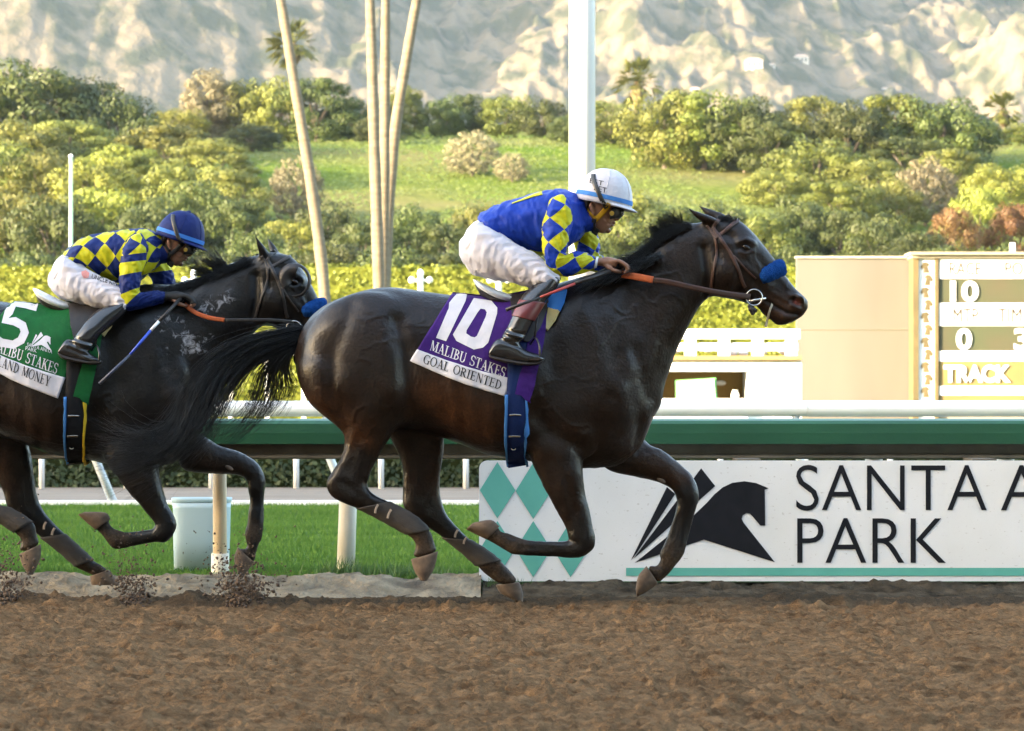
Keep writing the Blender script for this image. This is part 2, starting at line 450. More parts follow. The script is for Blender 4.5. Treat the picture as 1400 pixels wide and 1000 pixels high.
DIRT = mat('track_dirt', (.205, .125, .067), 1.0, (.088, .051, .027), 20.0, bump=.022, bscale=120, stretch=(.45, 1, 1), spec=0., detail=8)
nt = DIRT.node_tree      # a darker lane along the inside: soft shade under the horses painted in
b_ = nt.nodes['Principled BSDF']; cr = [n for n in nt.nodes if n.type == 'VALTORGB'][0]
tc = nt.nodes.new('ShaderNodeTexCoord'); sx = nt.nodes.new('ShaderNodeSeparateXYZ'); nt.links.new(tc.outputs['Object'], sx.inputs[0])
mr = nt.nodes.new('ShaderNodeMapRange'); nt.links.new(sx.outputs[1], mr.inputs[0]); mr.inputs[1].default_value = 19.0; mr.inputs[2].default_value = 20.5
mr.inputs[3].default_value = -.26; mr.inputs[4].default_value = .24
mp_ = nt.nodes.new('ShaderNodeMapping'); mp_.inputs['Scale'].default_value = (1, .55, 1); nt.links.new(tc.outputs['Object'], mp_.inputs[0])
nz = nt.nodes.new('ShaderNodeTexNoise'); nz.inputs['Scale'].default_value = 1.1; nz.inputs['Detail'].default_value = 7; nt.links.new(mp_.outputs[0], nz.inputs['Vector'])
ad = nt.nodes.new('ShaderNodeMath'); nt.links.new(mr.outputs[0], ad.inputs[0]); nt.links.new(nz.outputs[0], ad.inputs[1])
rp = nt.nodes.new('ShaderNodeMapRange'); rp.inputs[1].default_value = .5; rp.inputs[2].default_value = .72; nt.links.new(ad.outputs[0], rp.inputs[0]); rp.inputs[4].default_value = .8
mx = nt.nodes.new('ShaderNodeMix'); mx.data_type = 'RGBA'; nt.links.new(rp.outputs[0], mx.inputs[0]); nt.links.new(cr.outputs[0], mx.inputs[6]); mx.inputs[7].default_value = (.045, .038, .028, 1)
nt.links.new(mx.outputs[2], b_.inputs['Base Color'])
HOLES = [(rng.uniform(-3, 3), y_, rng.uniform(.05, .075)) for y_ in list(rng.uniform(19.6, 20.9, 26)) + list(rng.uniform(12.5, 19.5, 30))]
def track_z(X, Y):
    n = fbm(X * 5, Y * 9, o=2) - .5
    b1 = 1 - np.abs(2 * fbm(X * 9 + 5, Y * 14, o=2) - 1)
    b2 = np.abs(2 * fbm(X * 26, Y * 34, o=2) - 1); b3 = vnoise(X * 42, Y * 40)
    big = fbm(X * 1.3, Y * 2.2, o=2) - .5
    lump = np.clip(vnoise(X * 24 + 30, Y * 20 + 9) - .66, 0, 1)
    z = .018 * n + .022 * (b1 - .6) + .027 * (b2 - .3) + .014 * b3 + .03 * big + .05 * lump
    z = z + .007 * np.sin(Y * 38 + 2.5 * fbm(X * .8, Y * .5, o=2) * 6) * (.4 + vnoise(X * 1.1, Y * 2))
    for hx, hy, hr in HOLES:
        m_ = (np.abs(X - hx) < .35) & (np.abs(Y - hy) < .35)
        if m_.any(): d2 = ((X[m_] - hx) / 1.2) ** 2 + (Y[m_] - hy) ** 2; z[m_] += -.05 * np.exp(-d2 / hr ** 2) + .028 * np.exp(-((np.sqrt(d2) - hr * 1.7) / (hr * .6)) ** 2)
    fade = np.clip((60 - np.abs(X)) / 40, 0, 1)
    return z * fade * np.clip((21.6 - Y) / .8, .25, 1) - .02 * np.clip((Y - 20.9) / .5, 0, 1)
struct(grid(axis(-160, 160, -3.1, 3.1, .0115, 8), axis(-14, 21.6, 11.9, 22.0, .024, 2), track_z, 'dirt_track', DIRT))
GROUND = mat('ground_grass', (.16, .19, .05), .9, (.10, .13, .04), .25, spec=.1)
struct(grid(np.linspace(-9000, 9000, 40), np.linspace(-3000, 12000, 60), lambda X, Y: X * 0 - .12, 'ground', GROUND))

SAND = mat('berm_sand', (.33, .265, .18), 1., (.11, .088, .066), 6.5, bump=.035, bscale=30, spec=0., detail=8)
def berm(name, x0, x1, hs, m):
    xs = np.arange(x0, x1, .026); prof = [(21.55, -.03), (21.66, .004), (21.73, .03), (21.8, .05), (21.88, .066), (21.97, .074), (22.08, .074), (22.2, .07), (22.35, .062), (22.6, .05), (22.75, .0)]
    # interpolate the profile finely
    prof = catmull(prof, 4); V = []; nP = len(prof)
    X, K = np.meshgrid(xs, np.arange(nP)); Yp = prof[K, 0]; Zp = prof[K, 1] * hs
    nz = fbm(X * 7, Yp * 9 + K * .05, o=4) - .5
    rough = np.sin(np.clip(K / (nP - 1), 0, 1) * math.pi)
    Z = Zp + (.095 * nz + .03 * (fbm(X * 24, Yp * 30 + K * .2, o=2) - .5)) * rough; Yp = Yp + .10 * (fbm(X * 2.2, X * 0 + 3.3, o=3) - .5) + .05 * (fbm(X * 9 + 40, Zp * 30, o=3) - .5)
    V = np.stack([X, Yp, Z], -1).reshape(-1, 3); i = np.arange(nP * len(xs)).reshape(nP, len(xs))
    Q = np.stack([i[:-1, :-1], i[:-1, 1:], i[1:, 1:], i[1:, :-1]], -1).reshape(-1, 4)
    return struct(fast_mesh(name, V, Q, m))
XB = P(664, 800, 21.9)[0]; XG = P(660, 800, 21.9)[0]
berm('sand_berm', -14, XB, 1.0, SAND); berm('sand_berm', XG, 14, .5, mat('berm_shaded', (.085, .068, .048), 1., (.028, .023, .017), 9, bump=.03, bscale=24, spec=0., detail=8))  # berm below the signboard: its shade is put into a darker colour
TURF = mat('turf_soil', (.045, .095, .016), .9, (.03, .065, .011), .8, spec=.1, detail=6, bump=.02, bscale=40)
struct(grid(np.linspace(-60, 60, 121), np.linspace(22.05, 39.5, 60), lambda X, Y: X * 0 + .045, 'turf_course', TURF))
# short mown grass
def blades(name, X, Y, Z, h, w, m, lean=.5):
    n = len(X); a = rng.random(n) * math.pi; l = (rng.random((n, 2)) - .5) * lean * h[:, None]
    V = np.empty((n, 3, 3)); V[:, 0] = np.stack([X - w * np.cos(a), Y - w * np.sin(a), Z], -1); V[:, 1] = np.stack([X + w * np.cos(a), Y + w * np.sin(a), Z], -1)
    V[:, 2] = np.stack([X + l[:, 0], Y + l[:, 1], Z + h], -1)
    return fast_mesh(name, V.reshape(-1, 3), np.arange(3 * n).reshape(-1, 3), m, None, False)
GRASS = mat('grass_blades', (.105, .19, .038), .7, (.06, .125, .022), .9, spec=.05, transl=.2, detail=6, stretch=(.35, 1.6, 1))
n = 190000; gy = 22.3 + 17.1 * rng.random(n) ** 1.2; gx = (rng.random(n) * 2 - 1) * (gy * .14 + 1.2)
o = blades('grass', gx, gy, np.full(n, .044), .018 + .026 * rng.random(n), .0035 + .003 * rng.random(n), GRASS, 1.2)
tag(o, 'short mown green turf grass behind the rail', 'grass', kind='stuff')
def tuft(name, px, py, Y, n, r, h, m, label):
    c = P(px, py, Y); x = c[0] + rng.normal(0, r, n); y = Y + rng.normal(0, r * .5, n)
    o = blades(name, x, y, np.full(n, c[2]), h * (.35 + .65 * rng.random(n)), np.full(n, .006), m, 1.3); tag(o, label, 'weeds', kind='stuff')
WEED = mat('weed_leaf', (.11, .19, .05), .7, (.06, .12, .03), 12, transl=.2)
tuft('weed_clump', 470, 790, 22.5, 220, .10, .13, WEED, 'ragged green weeds at the foot of the white rail post')
tuft('weed_clump', 552, 789, 22.5, 260, .14, .10, WEED, 'low patch of weeds on the verge between post and signboard')
tuft('weed_clump', 686, 812, 21.95, 500, .055, .10, WEED, 'grass tuft filling the gap in the berm below the signboard corner')
# kerb, path, infield
mb = MB().box(-60, 60, 39.5, 39.72, .0, .088); struct(mb.build('white_kerb', WHITE))
struct(grid(np.linspace(-60, 60, 61), np.linspace(39.72, 50, 20), lambda X, Y: X * 0 + .046 + 0 * Y, 'sand_path', mat('path_sand', (.22, .185, .15), .95, (.15, .125, .1), 1.2, bump=.03, bscale=9, spec=.1, stretch=(.5, 2, 1))))
struct(grid(np.linspace(-160, 160, 30), np.linspace(50, 180, 30), lambda X, Y: X * 0 - .02, 'infield_lawn', mat('lawn', (.08, .10, .023), .9, (.055, .075, .02), .4, spec=.1)))

# ---------------------------------------------------------------- near rail
GREEN = mat('rail_green', (.009, .078, .034), .5, (.007, .062, .029), 2.2, bump=.0015, bscale=60, spec=.5, detail=8)
DIRTYMETAL = mat('rail_underside', (.13, .11, .08), .75, (.07, .058, .042), 6, bump=.003, bscale=40, detail=8)
rail = empty('inner_rail', (0, 22.55, .05), 'long green covered running rail along the inside of the dirt track', 'rail')
prof = [(22.37, .80), (22.365, .86), (22.368, .912), (22.385, .929), (22.43, .936), (22.62, .94), (22.66, .93), (22.67, .80), (22.655, .80), (22.645, .915), (22.41, .912), (22.388, .895), (22.388, .80)]
def extrude_x(prof, x0, x1, nseg=1):
    V = []; Fc = []; n = len(prof); xs = np.linspace(x0, x1, nseg + 1)
    for x in xs: V += [(x, y, z) for y, z in prof]
    for s in range(nseg):
        for k in range(n): Fc.append((s * n + k, s * n + (k + 1) % n, (s + 1) * n + (k + 1) % n, (s + 1) * n + k))
    Fc.append(tuple(range(n - 1, -1, -1))); Fc.append(tuple(range(nseg * n, (nseg + 1) * n))); return V, Fc
seams = [-26.0, -19.95, -13.9, -7.85, -1.8, 4.25, 10.3, 16.35, 22.4]
for a, b in zip(seams[:-1], seams[1:]):
    o = mesh_obj('rail_cover', *extrude_x(prof, a, b - .006), GREEN, rail)
mb = MB(); mb.add(*extrude_x([(22.44, .715), (22.42, .722), (22.42, .735), (22.455, .745), (22.455, .81), (22.6, .81), (22.6, .715)], -26, 22.4)); mb.build('rail_beam', DIRTYMETAL, rail)
WOODP = mat('post_tan', (.62, .47, .29), .7, (.52, .40, .25), 5, detail=6); POSTW = mat('post_white', (.74, .71, .63), .6, (.62, .56, .44), 3, detail=6)
def post_px(name, top, bot, w0, w1, Y, m, parent):
    a = P(*top, Y); b = P(*bot, Y); r0 = w0 / 2 / F * Y; r1 = w1 / 2 / F * Y
    return mesh_obj(name, *tube([a, a * .5 + b * .5, b], [r0, (r0 + r1) / 2, r1], 16), m, parent, True)
o = post_px('rail_post', (300, 620), (301, 800), 19, 19, 22.75, WOODP, rail); 
post_px('post_sleeve', (301, 757), (301, 800), 24, 25, 22.75, POSTW, o)
post_px('rail_post', (478, 622), (472, 800), 24, 25, 22.7, POSTW, rail)
for x in (-60, -420, 830, 1010, 1190, 1370, 1600): post_px('rail_post', (x + 5, 622), (x, 800), 24, 25, 22.7, POSTW, rail)
BIN = mat('bin_plastic', (.44, .55, .58), .5, (.36, .47, .49), 1.6, transl=.15, detail=3)
bin_ = empty('plastic_bin', P(276, 792, 23.4), 'pale blue translucent plastic bin behind the tan rail post', 'bin')
def barrel(rows, Y, n=28, dep=.85, pw=.45):
    V = [];Fc = []
    for (x0, x1, y) in rows:
        c = P((x0 + x1) / 2, y, Y + .17); r = (x1 - x0) / 2 / F * Y
        for k in range(n):
            a = 2 * math.pi * k / n; co, si = math.cos(a), math.sin(a)
            V.append((c[0] + r * math.copysign(abs(co) ** pw, co), c[1] + r * dep * math.copysign(abs(si) ** pw, si), c[2]))
    for i in range(len(rows) - 1):
        for k in range(n): Fc.append((i * n + k, i * n + (k + 1) % n, (i + 1) * n + (k + 1) % n, (i + 1) * n + k))
    Fc.append(tuple(range((len(rows) - 1) * n, len(rows) * n))); return V, Fc
mesh_obj('bin_body', *barrel([(238, 313, 690), (236, 316, 686), (237, 315, 695), (237.5, 314, 740), (239, 312, 792)], 23.4), BIN, bin_, True)
mesh_obj('bin_rim', *barrel([(238, 314, 683), (235, 317, 680.5), (235, 317, 683), (236, 316, 687), (238, 314, 688)], 23.4), BIN, bin_, True)

# ---------------------------------------------------------------- signboard on the rail
SY = 21.95
BOARD = mat('sign_white', (.80, .79, .775), .45, (.73, .72, .69), 2.5, detail=8)
nt = BOARD.node_tree; b_ = nt.nodes['Principled BSDF']; cr = [n for n in nt.nodes if n.type == 'VALTORGB'][0]   # mud specks flung up by hooves
tcn = nt.nodes.new('ShaderNodeTexCoord'); mpp = nt.nodes.new('ShaderNodeMapping'); mpp.inputs['Scale'].default_value = (1, 1, 1.8); nt.links.new(tcn.outputs['Object'], mpp.inputs[0])
vz = nt.nodes.new('ShaderNodeTexNoise'); vz.inputs['Scale'].default_value = 45; vz.inputs['Detail'].default_value = 3; nt.links.new(mpp.outputs[0], vz.inputs['Vector'])
mrr = nt.nodes.new('ShaderNodeMapRange'); mrr.inputs[1].default_value = .66; mrr.inputs[2].default_value = .75; mrr.inputs[4].default_value = .55; nt.links.new(vz.outputs[0], mrr.inputs[0])
mxx = nt.nodes.new('ShaderNodeMix'); mxx.data_type = 'RGBA'; nt.links.new(mrr.outputs[0], mxx.inputs[0]); nt.links.new(cr.outputs[0], mxx.inputs[6]); mxx.inputs[7].default_value = (.36, .31, .24, 1); nt.links.new(mxx.outputs[2], b_.inputs['Base Color'])
TEAL = mat('sign_teal', (.12, .43, .35), .45, (.10, .39, .31), 8, detail=8); INK = mat('sign_black', (.010, .011, .014), .5, (.016, .016, .02), 14, detail=8, spec=.15)
sign = empty('sponsor_board', P(1100, 795, SY + .01), 'long white trackside board with teal diamonds, black horse-head emblem and racecourse name', 'sign')
def rrect(x0, x1, y0, y1, r, left=True):
    pts = []
    for cx, cy, a0 in ((x0 + r, y0 + r, 180), (x1, y0, None), (x1, y1, None), (x0 + r, y1 - r, 90)):
        if a0 is None: pts.append((cx, cy)); continue
        for k in range(7):
            a = R(a0 + 90 * k / 6)
            pts.append((cx + r * math.cos(a), cy - r * math.sin(a)) if a0 == 180 else (cx + r * math.cos(a), cy + r * math.sin(R(90 - 0) ) if False else cy + r * math.sin(a)))
    return pts
def arcp(cx, cy, r, a0, a1, n=6): return [(cx + r * math.cos(R(a0 + (a1 - a0) * k / n)), cy + r * math.sin(R(a0 + (a1 - a0) * k / n))) for k in range(n + 1)]
out = arcp(666, 641, 11, 180, 270) + [(1760, 630), (1760, 795)] + arcp(666, 784, 11, 90, 180)
W = [P(x, y, SY) for x, y in out]; n = len(W); W2 = [w + np.array((0, .02, 0)) for w in W]
mesh_obj('board_panel', W + W2, [tuple(range(n)), tuple(range(2 * n - 1, n - 1, -1))] + [(k, k + n, (k + 1) % n + n, (k + 1) % n) for k in range(n)], BOARD, sign)
D = .0035
for cx, cy in ((680, 670.5), (729, 671.5), (680, 751), (729, 751), (780, 751)):
    mb = MB(); flat_poly(mb, [(cx, cy - 38.5), (cx + 24.6, cy), (cx, cy + 38.5), (cx - 24, cy)], SY - D); mb.build('diamond', TEAL, sign)
def q(l, ox=640, oy=600, s=3.3333): return [(ox + x / s, oy + y / s) for x, y in l]
LOGO = [q([(741, 556), (906, 220), (944, 252), (770, 520)]), q([(752, 548), (1062, 135), (1126, 216), (772, 532)]),
        q([(760, 566), (1030, 348), (1090, 290), (1122, 254), (1160, 222), (1205, 201), (1260, 194), (1312, 202), (1370, 226), (1352, 233), (1354, 396), (1332, 396), (1300, 358), (1284, 342), (1268, 339), (1252, 349), (1247, 366), (1256, 384), (1398, 563), (1075, 460)])]
for pl in LOGO:
    mb = MB(); flat_poly(mb, pl, SY - D); mb.build('emblem', INK, sign)
mb = MB(); flat_poly(mb, [(856, 776.6), (1758, 776.6), (1758, 787.6), (856, 787.6)], SY - D); mb.build('stripe', TEAL, sign)
flat_text('lettering', 'SANTA', 1088.5, 1349, 698.5, 635.8, SY - D, INK, sign, -.008)
flat_text('lettering', 'ANITA', 1368.5, 1630, 698, 636.3, SY - D, INK, sign, -.008)
flat_text('lettering', 'PARK', 1090, 1293, 769.7, 708.6, SY - D, INK, sign, -.008)
mb = MB()
for x in (1008, 1330):
    a = P(x, 629, SY); MB().box(a[0], a[0] + .13, SY + .021, 22.43, .70, .722).build('bracket', DIRTYMETAL, sign)

# ---------------------------------------------------------------- turf rail and fence behind it
PIPE = mat('pipe_white', (.66, .68, .70), .4, (.6, .62, .64), 2); GALV = mat('post_grey', (.48, .50, .51), .45, (.4, .42, .43), 5, metal=.3)
tr = empty('turf_rail', (0, 39.6, .05), 'white pipe rail on grey leaning posts at the far side of the turf', 'rail')
for a, b in ((-30, P(1104, 0, 39.6)[0]), (P(1104, 0, 39.6)[0], 30)):
    r = .077 if a < -20 else .08
    mesh_obj('pipe', *tube([(a, 39.6, .992), (b - .004, 39.6, .992)], r, 20), PIPE, tr, False)
for k in range(-9, 14):
    x = 478 + 321 * k; f = P(x, 692, 39.55); t = P(x - 38, 600, 39.6)
    mesh_obj('rail_post', *tube([f, f * .5 + t * .5, t, (t[0] + .05, 39.6, .93)], [.045, .042, .04, .04], 12), GALV, tr, True)
fn = empty('infield_fence', (0, 47.5, .046), 'thin white post fence in front of the dark low hedge', 'fence')
for k in range(-24, 30):
    x = P(405 + 116 * k, 0, 47.5)[0]; mesh_obj('fence_post', *tube([(x, 47.5, .04), (x, 47.5, .78)], .034, 10), WHITE, fn, True)
mesh_obj('fence_rail', *tube([(-25, 47.5, .74), (26, 47.5, .74)], .03, 10), WHITE, fn)

def leaves(c, n, size, nrm=None, spread=1.0):
    """n leaf faces centred at c (n,3)"""
    a = rng.normal(size=(n, 3)); a /= np.linalg.norm(a, axis=1)[:, None]
    if nrm is not None: a = a * spread + nrm; a /= np.linalg.norm(a, axis=1)[:, None]
    u = np.cross(a, rng.normal(size=(n, 3))); u /= np.linalg.norm(u, axis=1)[:, None]; v = np.cross(a, u)
    s = size * (.6 + .8 * rng.random((n, 1)))
    V = np.stack([c - u * s, c - v * s * .6, c + u * s, c + v * s * .6], 1).reshape(-1, 3)
    return V, np.arange(4 * n).reshape(-1, 4)
def hedge(name, x0, x1, y0, y1, z1, n, size, m, label, stemm):
    e = empty(name, ((x0 + x1) / 2, (y0 + y1) / 2, 0), label, 'hedge')
    top = rng.random(n) < .3
    x = x0 + (x1 - x0) * rng.random(n); y = np.where(top, y0 + (y1 - y0) * rng.random(n), y0 + .3 * size * rng.normal(size=n)); z = np.where(top, z1 + .0 * x, z1 * rng.random(n))
    bmp = (fbm(x * .9 / max(z1, 1) * 2, z * 2 / max(z1, 1) * 2, o=3) - .5) * z1 * .12
    y = y + np.where(top, 0, bmp) + .04 * z1 * rng.normal(size=n); z = z + np.where(top, bmp * .5, 0) + .25 * size * rng.normal(size=n)
    nr = np.where(top[:, None], np.array((0, 0, 1.)), np.array((0, -1., .2)))
    V, Q = leaves(np.stack([x, y, z], -1), n, size, nr, .45); fast_mesh('foliage', V, Q, m, e, False)
    MB().box(x0 + size, x1 - size, y0 + size * .6, y1 - size, -.1, z1 - size * .8).build('core', stemm, e)
    return e
CORE = mat('hedge_core', (.02, .026, .01), 1, spec=0)
hedge('clipped_hedge', -12, 16, 48.3, 49.3, .80, 26000, .035, leaf_mat('hedge_dark', (.055, .085, .03), (.025, .045, .018), 3, .1), 'low dark clipped hedge beyond the sandy path', CORE)
LIME = leaf_mat('hedge_lime', (.145, .168, .017), (.125, .148, .016), .5, .15)
hedge('tall_hedge', -46, 44, 125, 127.5, 1 + 195 * 125 / F, 120000, .07, LIME, 'tall sunlit yellow-green hedge across the infield', LIME)
# ---------------------------------------------------------------- the grandstand behind the camera that shades the track
GS = empty('grandstand', (-80, -30, 0), 'tall grandstand behind the camera that shades the track', 'grandstand')
CONC = mat('stand_concrete', (.55, .50, .42), .85, (.47, .42, .35), .3)
mb = MB()
for k in range(12): mb.box(-260, 110, -30 - 3 * k, -27 - 3 * k, 0, 2 + 1.6 * k)
mb.build('seating_tier', CONC, GS); MB().box(-260, 110, -72, -66, 0, 37).build('back_wall', CONC, GS); MB().box(-262, 112, -70, -27, 37.5, 39).build('roof', CONC, GS)
for x in range(-250, 111, 30): MB().box(x - .5, x + .5, -50, -49, 0, 37.5).build('column', CONC, GS)
# ---------------------------------------------------------------- infield: kiosk, walls, scoreboard, poles, palms
def bxpx(mb, x0, x1, y0, y1, Y, dep):
    a = P(x0, y1, Y); b = P(x1, y0, Y); return mb.box(a[0], b[0], Y, Y + dep, a[2], b[2])
KY = 75.0
kio = empty('white_kiosk', (P(990, 0, KY)[0], KY, 0), 'low white infield building with open serving window and railed roof', 'building')
ZB = 572.0 + 60
OCH = mat('kiosk_inside', (.42, .26, .07), .8, (.32, .19, .05), 2); BRN = mat('kiosk_ledge', (.42, .22, .09), .7)
mb = MB(); bxpx(mb, 700, 905, 492, ZB, KY, 3); mb.build('wall', WHITE, kio)
mb = MB(); bxpx(mb, 1022, 1096, 492, ZB, KY + .002, 3); mb.build('wall', WHITE, kio)
mb = MB(); bxpx(mb, 905, 1022, 492, 508, KY + .001, 3); mb.build('lintel', WHITE, kio)
mb = MB(); bxpx(mb, 905, 1022, 545, ZB, KY - .15, 1); mb.build('counter', WHITE, kio)
mb = MB(); bxpx(mb, 900, 1030, 505, ZB, KY + 1.6, .1); mb.build('back_wall', OCH, kio)
mb = MB(); bxpx(mb, 700, 1096, 486.5, 492, KY - .12, 3.2); mb.build('ledge', BRN, kio)
mb = MB(); bxpx(mb, 700, 1094, 450, 463.5, KY + .02, .12); mb.build('parapet', WHITE, kio)
for x in range(706, 1096, 46):
    mb = MB(); bxpx(mb, x, x + 16, 463.5, 486.5, KY + .05, .1); mb.build('roof_post', WHITE, kio)
mb = MB(); bxpx(mb, 700, 1092, 469, 480, KY + .08, .04); mb.build('roof_rail', WHITE, kio)
kx = [(925, 478, 6), (968, 477, 7), (1000, 482, 9), (1016, 483, 7), (1040, 480, 9), (1075, 477, 12)]
for x, y, r in kx:
    c = P(x, y, KY + .5); rr = r / F * KY
    V, Fc = ellipsoid(c, rr, rr, rr * .8, 12, 8); mesh_obj('roof_planter', V, Fc, WHITE, kio, True)
fs = empty('menu_board', P(951, 546, KY - .1), 'tilted white menu board with green edge in the kiosk window', 'sign')
a, b_, c_, d_ = [P(x, y, KY - .05) for x, y in ((926, 522), (976, 518.5), (978, 547), (926, 547))]
def slab(pts, dep): 
    n = len(pts); return [tuple(p) for p in pts] + [(p[0], p[1] + dep, p[2]) for p in pts], [tuple(range(n - 1, -1, -1)), tuple(range(n, 2 * n))] + [(k, (k + 1) % n, (k + 1) % n + n, k + n) for k in range(n)]
mesh_obj('panel', *slab([a, b_, c_, d_], .04), WHITE, fs)
a, b_, c_, d_ = [P(x, y, KY - .02) for x, y in ((923, 520), (979, 516.5), (981, 547.4), (924, 547.4))]
mesh_obj('edge', *slab([a, b_, c_, d_], .03), mat('menu_green', (.12, .4, .12), .6), fs)
INKG = mat('menu_ink', (.25, .3, .22), .6)
for yy, x1 in ((533, 972), (538, 968), (541, 970)):
    a, b_, c_, d_ = [P(x, y, KY - .055) for x, y in ((934, yy + 1), (x1, yy - 1), (x1, yy + .3), (934, yy + 2.2))]
    mesh_obj('menu_line', *slab([a, b_, c_, d_], .003), INKG, fs)
ll = empty('wall_lamp', P(985, 524, KY + 1.4), 'small bright lamp glowing inside the kiosk window', 'lamp')
V, Fc = ellipsoid(P(985, 524, KY + 1.4), .11, .06, .05, 12, 8); mesh_obj('shade', V, Fc, WHITE, ll, True)
jar = empty('white_jar', P(1005, 546, KY + .1), 'round white jar on the kiosk counter', 'jar')
V, Fc = ellipsoid(P(1005, 541, KY + .1), .075, .075, .09, 14, 10); mesh_obj('jar_body', V, Fc, WHITE, jar, True)
V, Fc = tube([P(1005, 536, KY + .1), P(1005, 533.5, KY + .1)], .05, 12); mesh_obj('lid', V, Fc, WHITE, jar)
# low white boarded fence on the left of the infield
lf = empty('boarded_fence', (P(330, 0, 88)[0], 88, 0), 'low white boarded fence in front of the lime hedge, seen between the horses', 'fence')
for k in range(14):
    mb = MB(); bxpx(mb, -40 + 50 * k, 8 + 50 * k, 456, 486, 88 + .002 * k, .06); mb.build('board', WHITE, lf)
    mb = MB(); bxpx(mb, -38 + 50 * k, -32 + 50 * k, 453, 580, 88.07, .1); mb.build('fence_post', WHITE, lf)
# beige wall
BEI = mat('beige_wall', (.150, .137, .110), .8, (.105, .095, .075), .5, detail=3, stretch=(1, 1, .25))
bw = empty('beige_wall', (P(1170, 0, 84.5)[0], 84.5, 0), 'plain beige panelled wall left of the scoreboard', 'wall')
for i, (y0, y1) in enumerate(((353, 451.5), (452, 640))):
    for x0, x1 in ((1089, 1252),):
        mb = MB(); bxpx(mb, x0, x1, y0, y1, 84.5 + .01 * i, .2); mb.build('wall_panel', BEI, bw)
mb = MB(); bxpx(mb, 1088, 1253, 350.5, 353, 84.45, .3); mb.build('coping', mat('wall_cap', (.5, .47, .36), .8), bw)
# scoreboard
BY = 83.5
sb = empty('scoreboard', (P(1450, 0, BY)[0], BY, 0), 'cream infield tote scoreboard showing race number, minutes and track rows', 'scoreboard')
GOLD = mat('board_gold', (0.136, 0.102, 0.0408), .6, (0.0952, 0.0714, 0.0306), 3); CRM = mat('board_cream', (0.306, 0.272, 0.1904), .7)
LED = mat('board_led', (.075, .058, .03), .6, (.055, .066, .028), .9, detail=2); TAN = mat('board_tan', (0.2312, 0.17, 0.0578), .7, (0.1836, 0.1292, 0.0442), 1.2)
SW = mat('board_white', (.70, .70, .68), .5, var=.03); SL = mat('board_lettering', (.07, .045, .02), .6)
mb = MB(); bxpx(mb, 1256, 1752, 353, 640, BY + .1, 1.0); mb.build('cabinet', CRM, sb)
mb = MB(); bxpx(mb, 1245, 1760, 344.5, 348.5, BY - .15, 1.4); bxpx(mb, 1247, 1758, 348.5, 353, BY - .05, 1.3); mb.build('cornice', CRM, sb)
for x0, x1 in ((1248.5, 1256), (1278, 1283)):
    mb = MB(); bxpx(mb, x0, x1, 353, 640, BY, .9); mb.build('pilaster', GOLD, sb)
mb = MB(); bxpx(mb, 1256, 1278, 353, 640, BY + .05, .2); mb.build('column_panel', SW, sb)
def minihead(cx, cy, s, flip):
    pts = [(-6, 8), (-3, -2), (-7, -3), (-2, -8), (3, -7), (7, -1), (5, 3), (2, 0), (3, 8)]
    return [(cx + (x if flip else -x) * s, cy + y * s) for x, y in pts]
for k in range(11):
    mb = MB(); flat_poly(mb, minihead(1267 + (2 if k % 2 else -2), 366 + 17 * k, .95, k % 2), BY + .04); mb.build('horse_head_motif', GOLD, sb)
rows = [(354, 381.5, SW), (381.5, 414.5, LED), (414.5, 446, SW), (446, 480, LED), (480, 494.5, SW), (494.5, 528, TAN), (528, 541, SW), (541, 556, TAN)]
for i, (y0, y1, m) in enumerate(rows):
    mb = MB(); bxpx(mb, 1284, 1748, y0, y1 - .2, BY + (.03 if m is SW else .05), .1); mb.build('display_row', m, sb)
for s, x0, x1, yb, yt, m, off in (('RACE', 1298, 1341, 376, 359, SL, -.004), ('POST', 1374, 1420, 376, 359, SL, -.004), ('10', 1299, 1338, 413, 384, SW, .035), ('MTP', 1303, 1337, 441, 422, SL, -.004), ('TIME', 1364, 1408, 441, 422, SL, -.004),
        ('0', 1307, 1329, 479, 449, SW, .035), ('3', 1386, 1408, 479, 449, SW, .035), ('TRACK', 1290, 1382, 523.5, 499, SW, .05)):
    flat_text('lettering', s, x0, x1, yb, yt, BY + .02, m, sb, off)
mb = MB(); bxpx(mb, 1381, 1388, 332, 344.5, BY + .3, .1); mb.build('roof_marker', WHITE, sb)
# small white double-arm garden lamps
for i, (x, lab) in enumerate(((265, "between the rear jockey and the dark mane"), (575, "left of the pair above the leading rump"), (682, "right of the pair, next to the purple saddle cloth"))):
    Y = 62.0; e = empty('garden_lamp', (P(x, 0, Y)[0], Y, -.02), 'small white double-arm garden lamp ' + lab, 'lamp', 'white lamps in front of the lime hedge')
    c = P(x, 384, Y); mesh_obj('lamp_post', *tube([(c[0], Y, -.05), (c[0], Y, c[2]), (c[0], Y, c[2] + .09)], [.05, .045, .04], 12), WHITE, e, True)
    mesh_obj('arm', *tube([(c[0] - .13, Y, c[2]), (c[0] + .13, Y, c[2])], .025, 8), WHITE, e, True)
    for dx in (-.14, 0, .14):
        V, Fc = ellipsoid((c[0] + dx, Y, c[2] + (.11 if dx == 0 else .01)), .05, .05, .055 if dx else .07, 12, 8); mesh_obj('globe', V, Fc, WHITE, e, True)
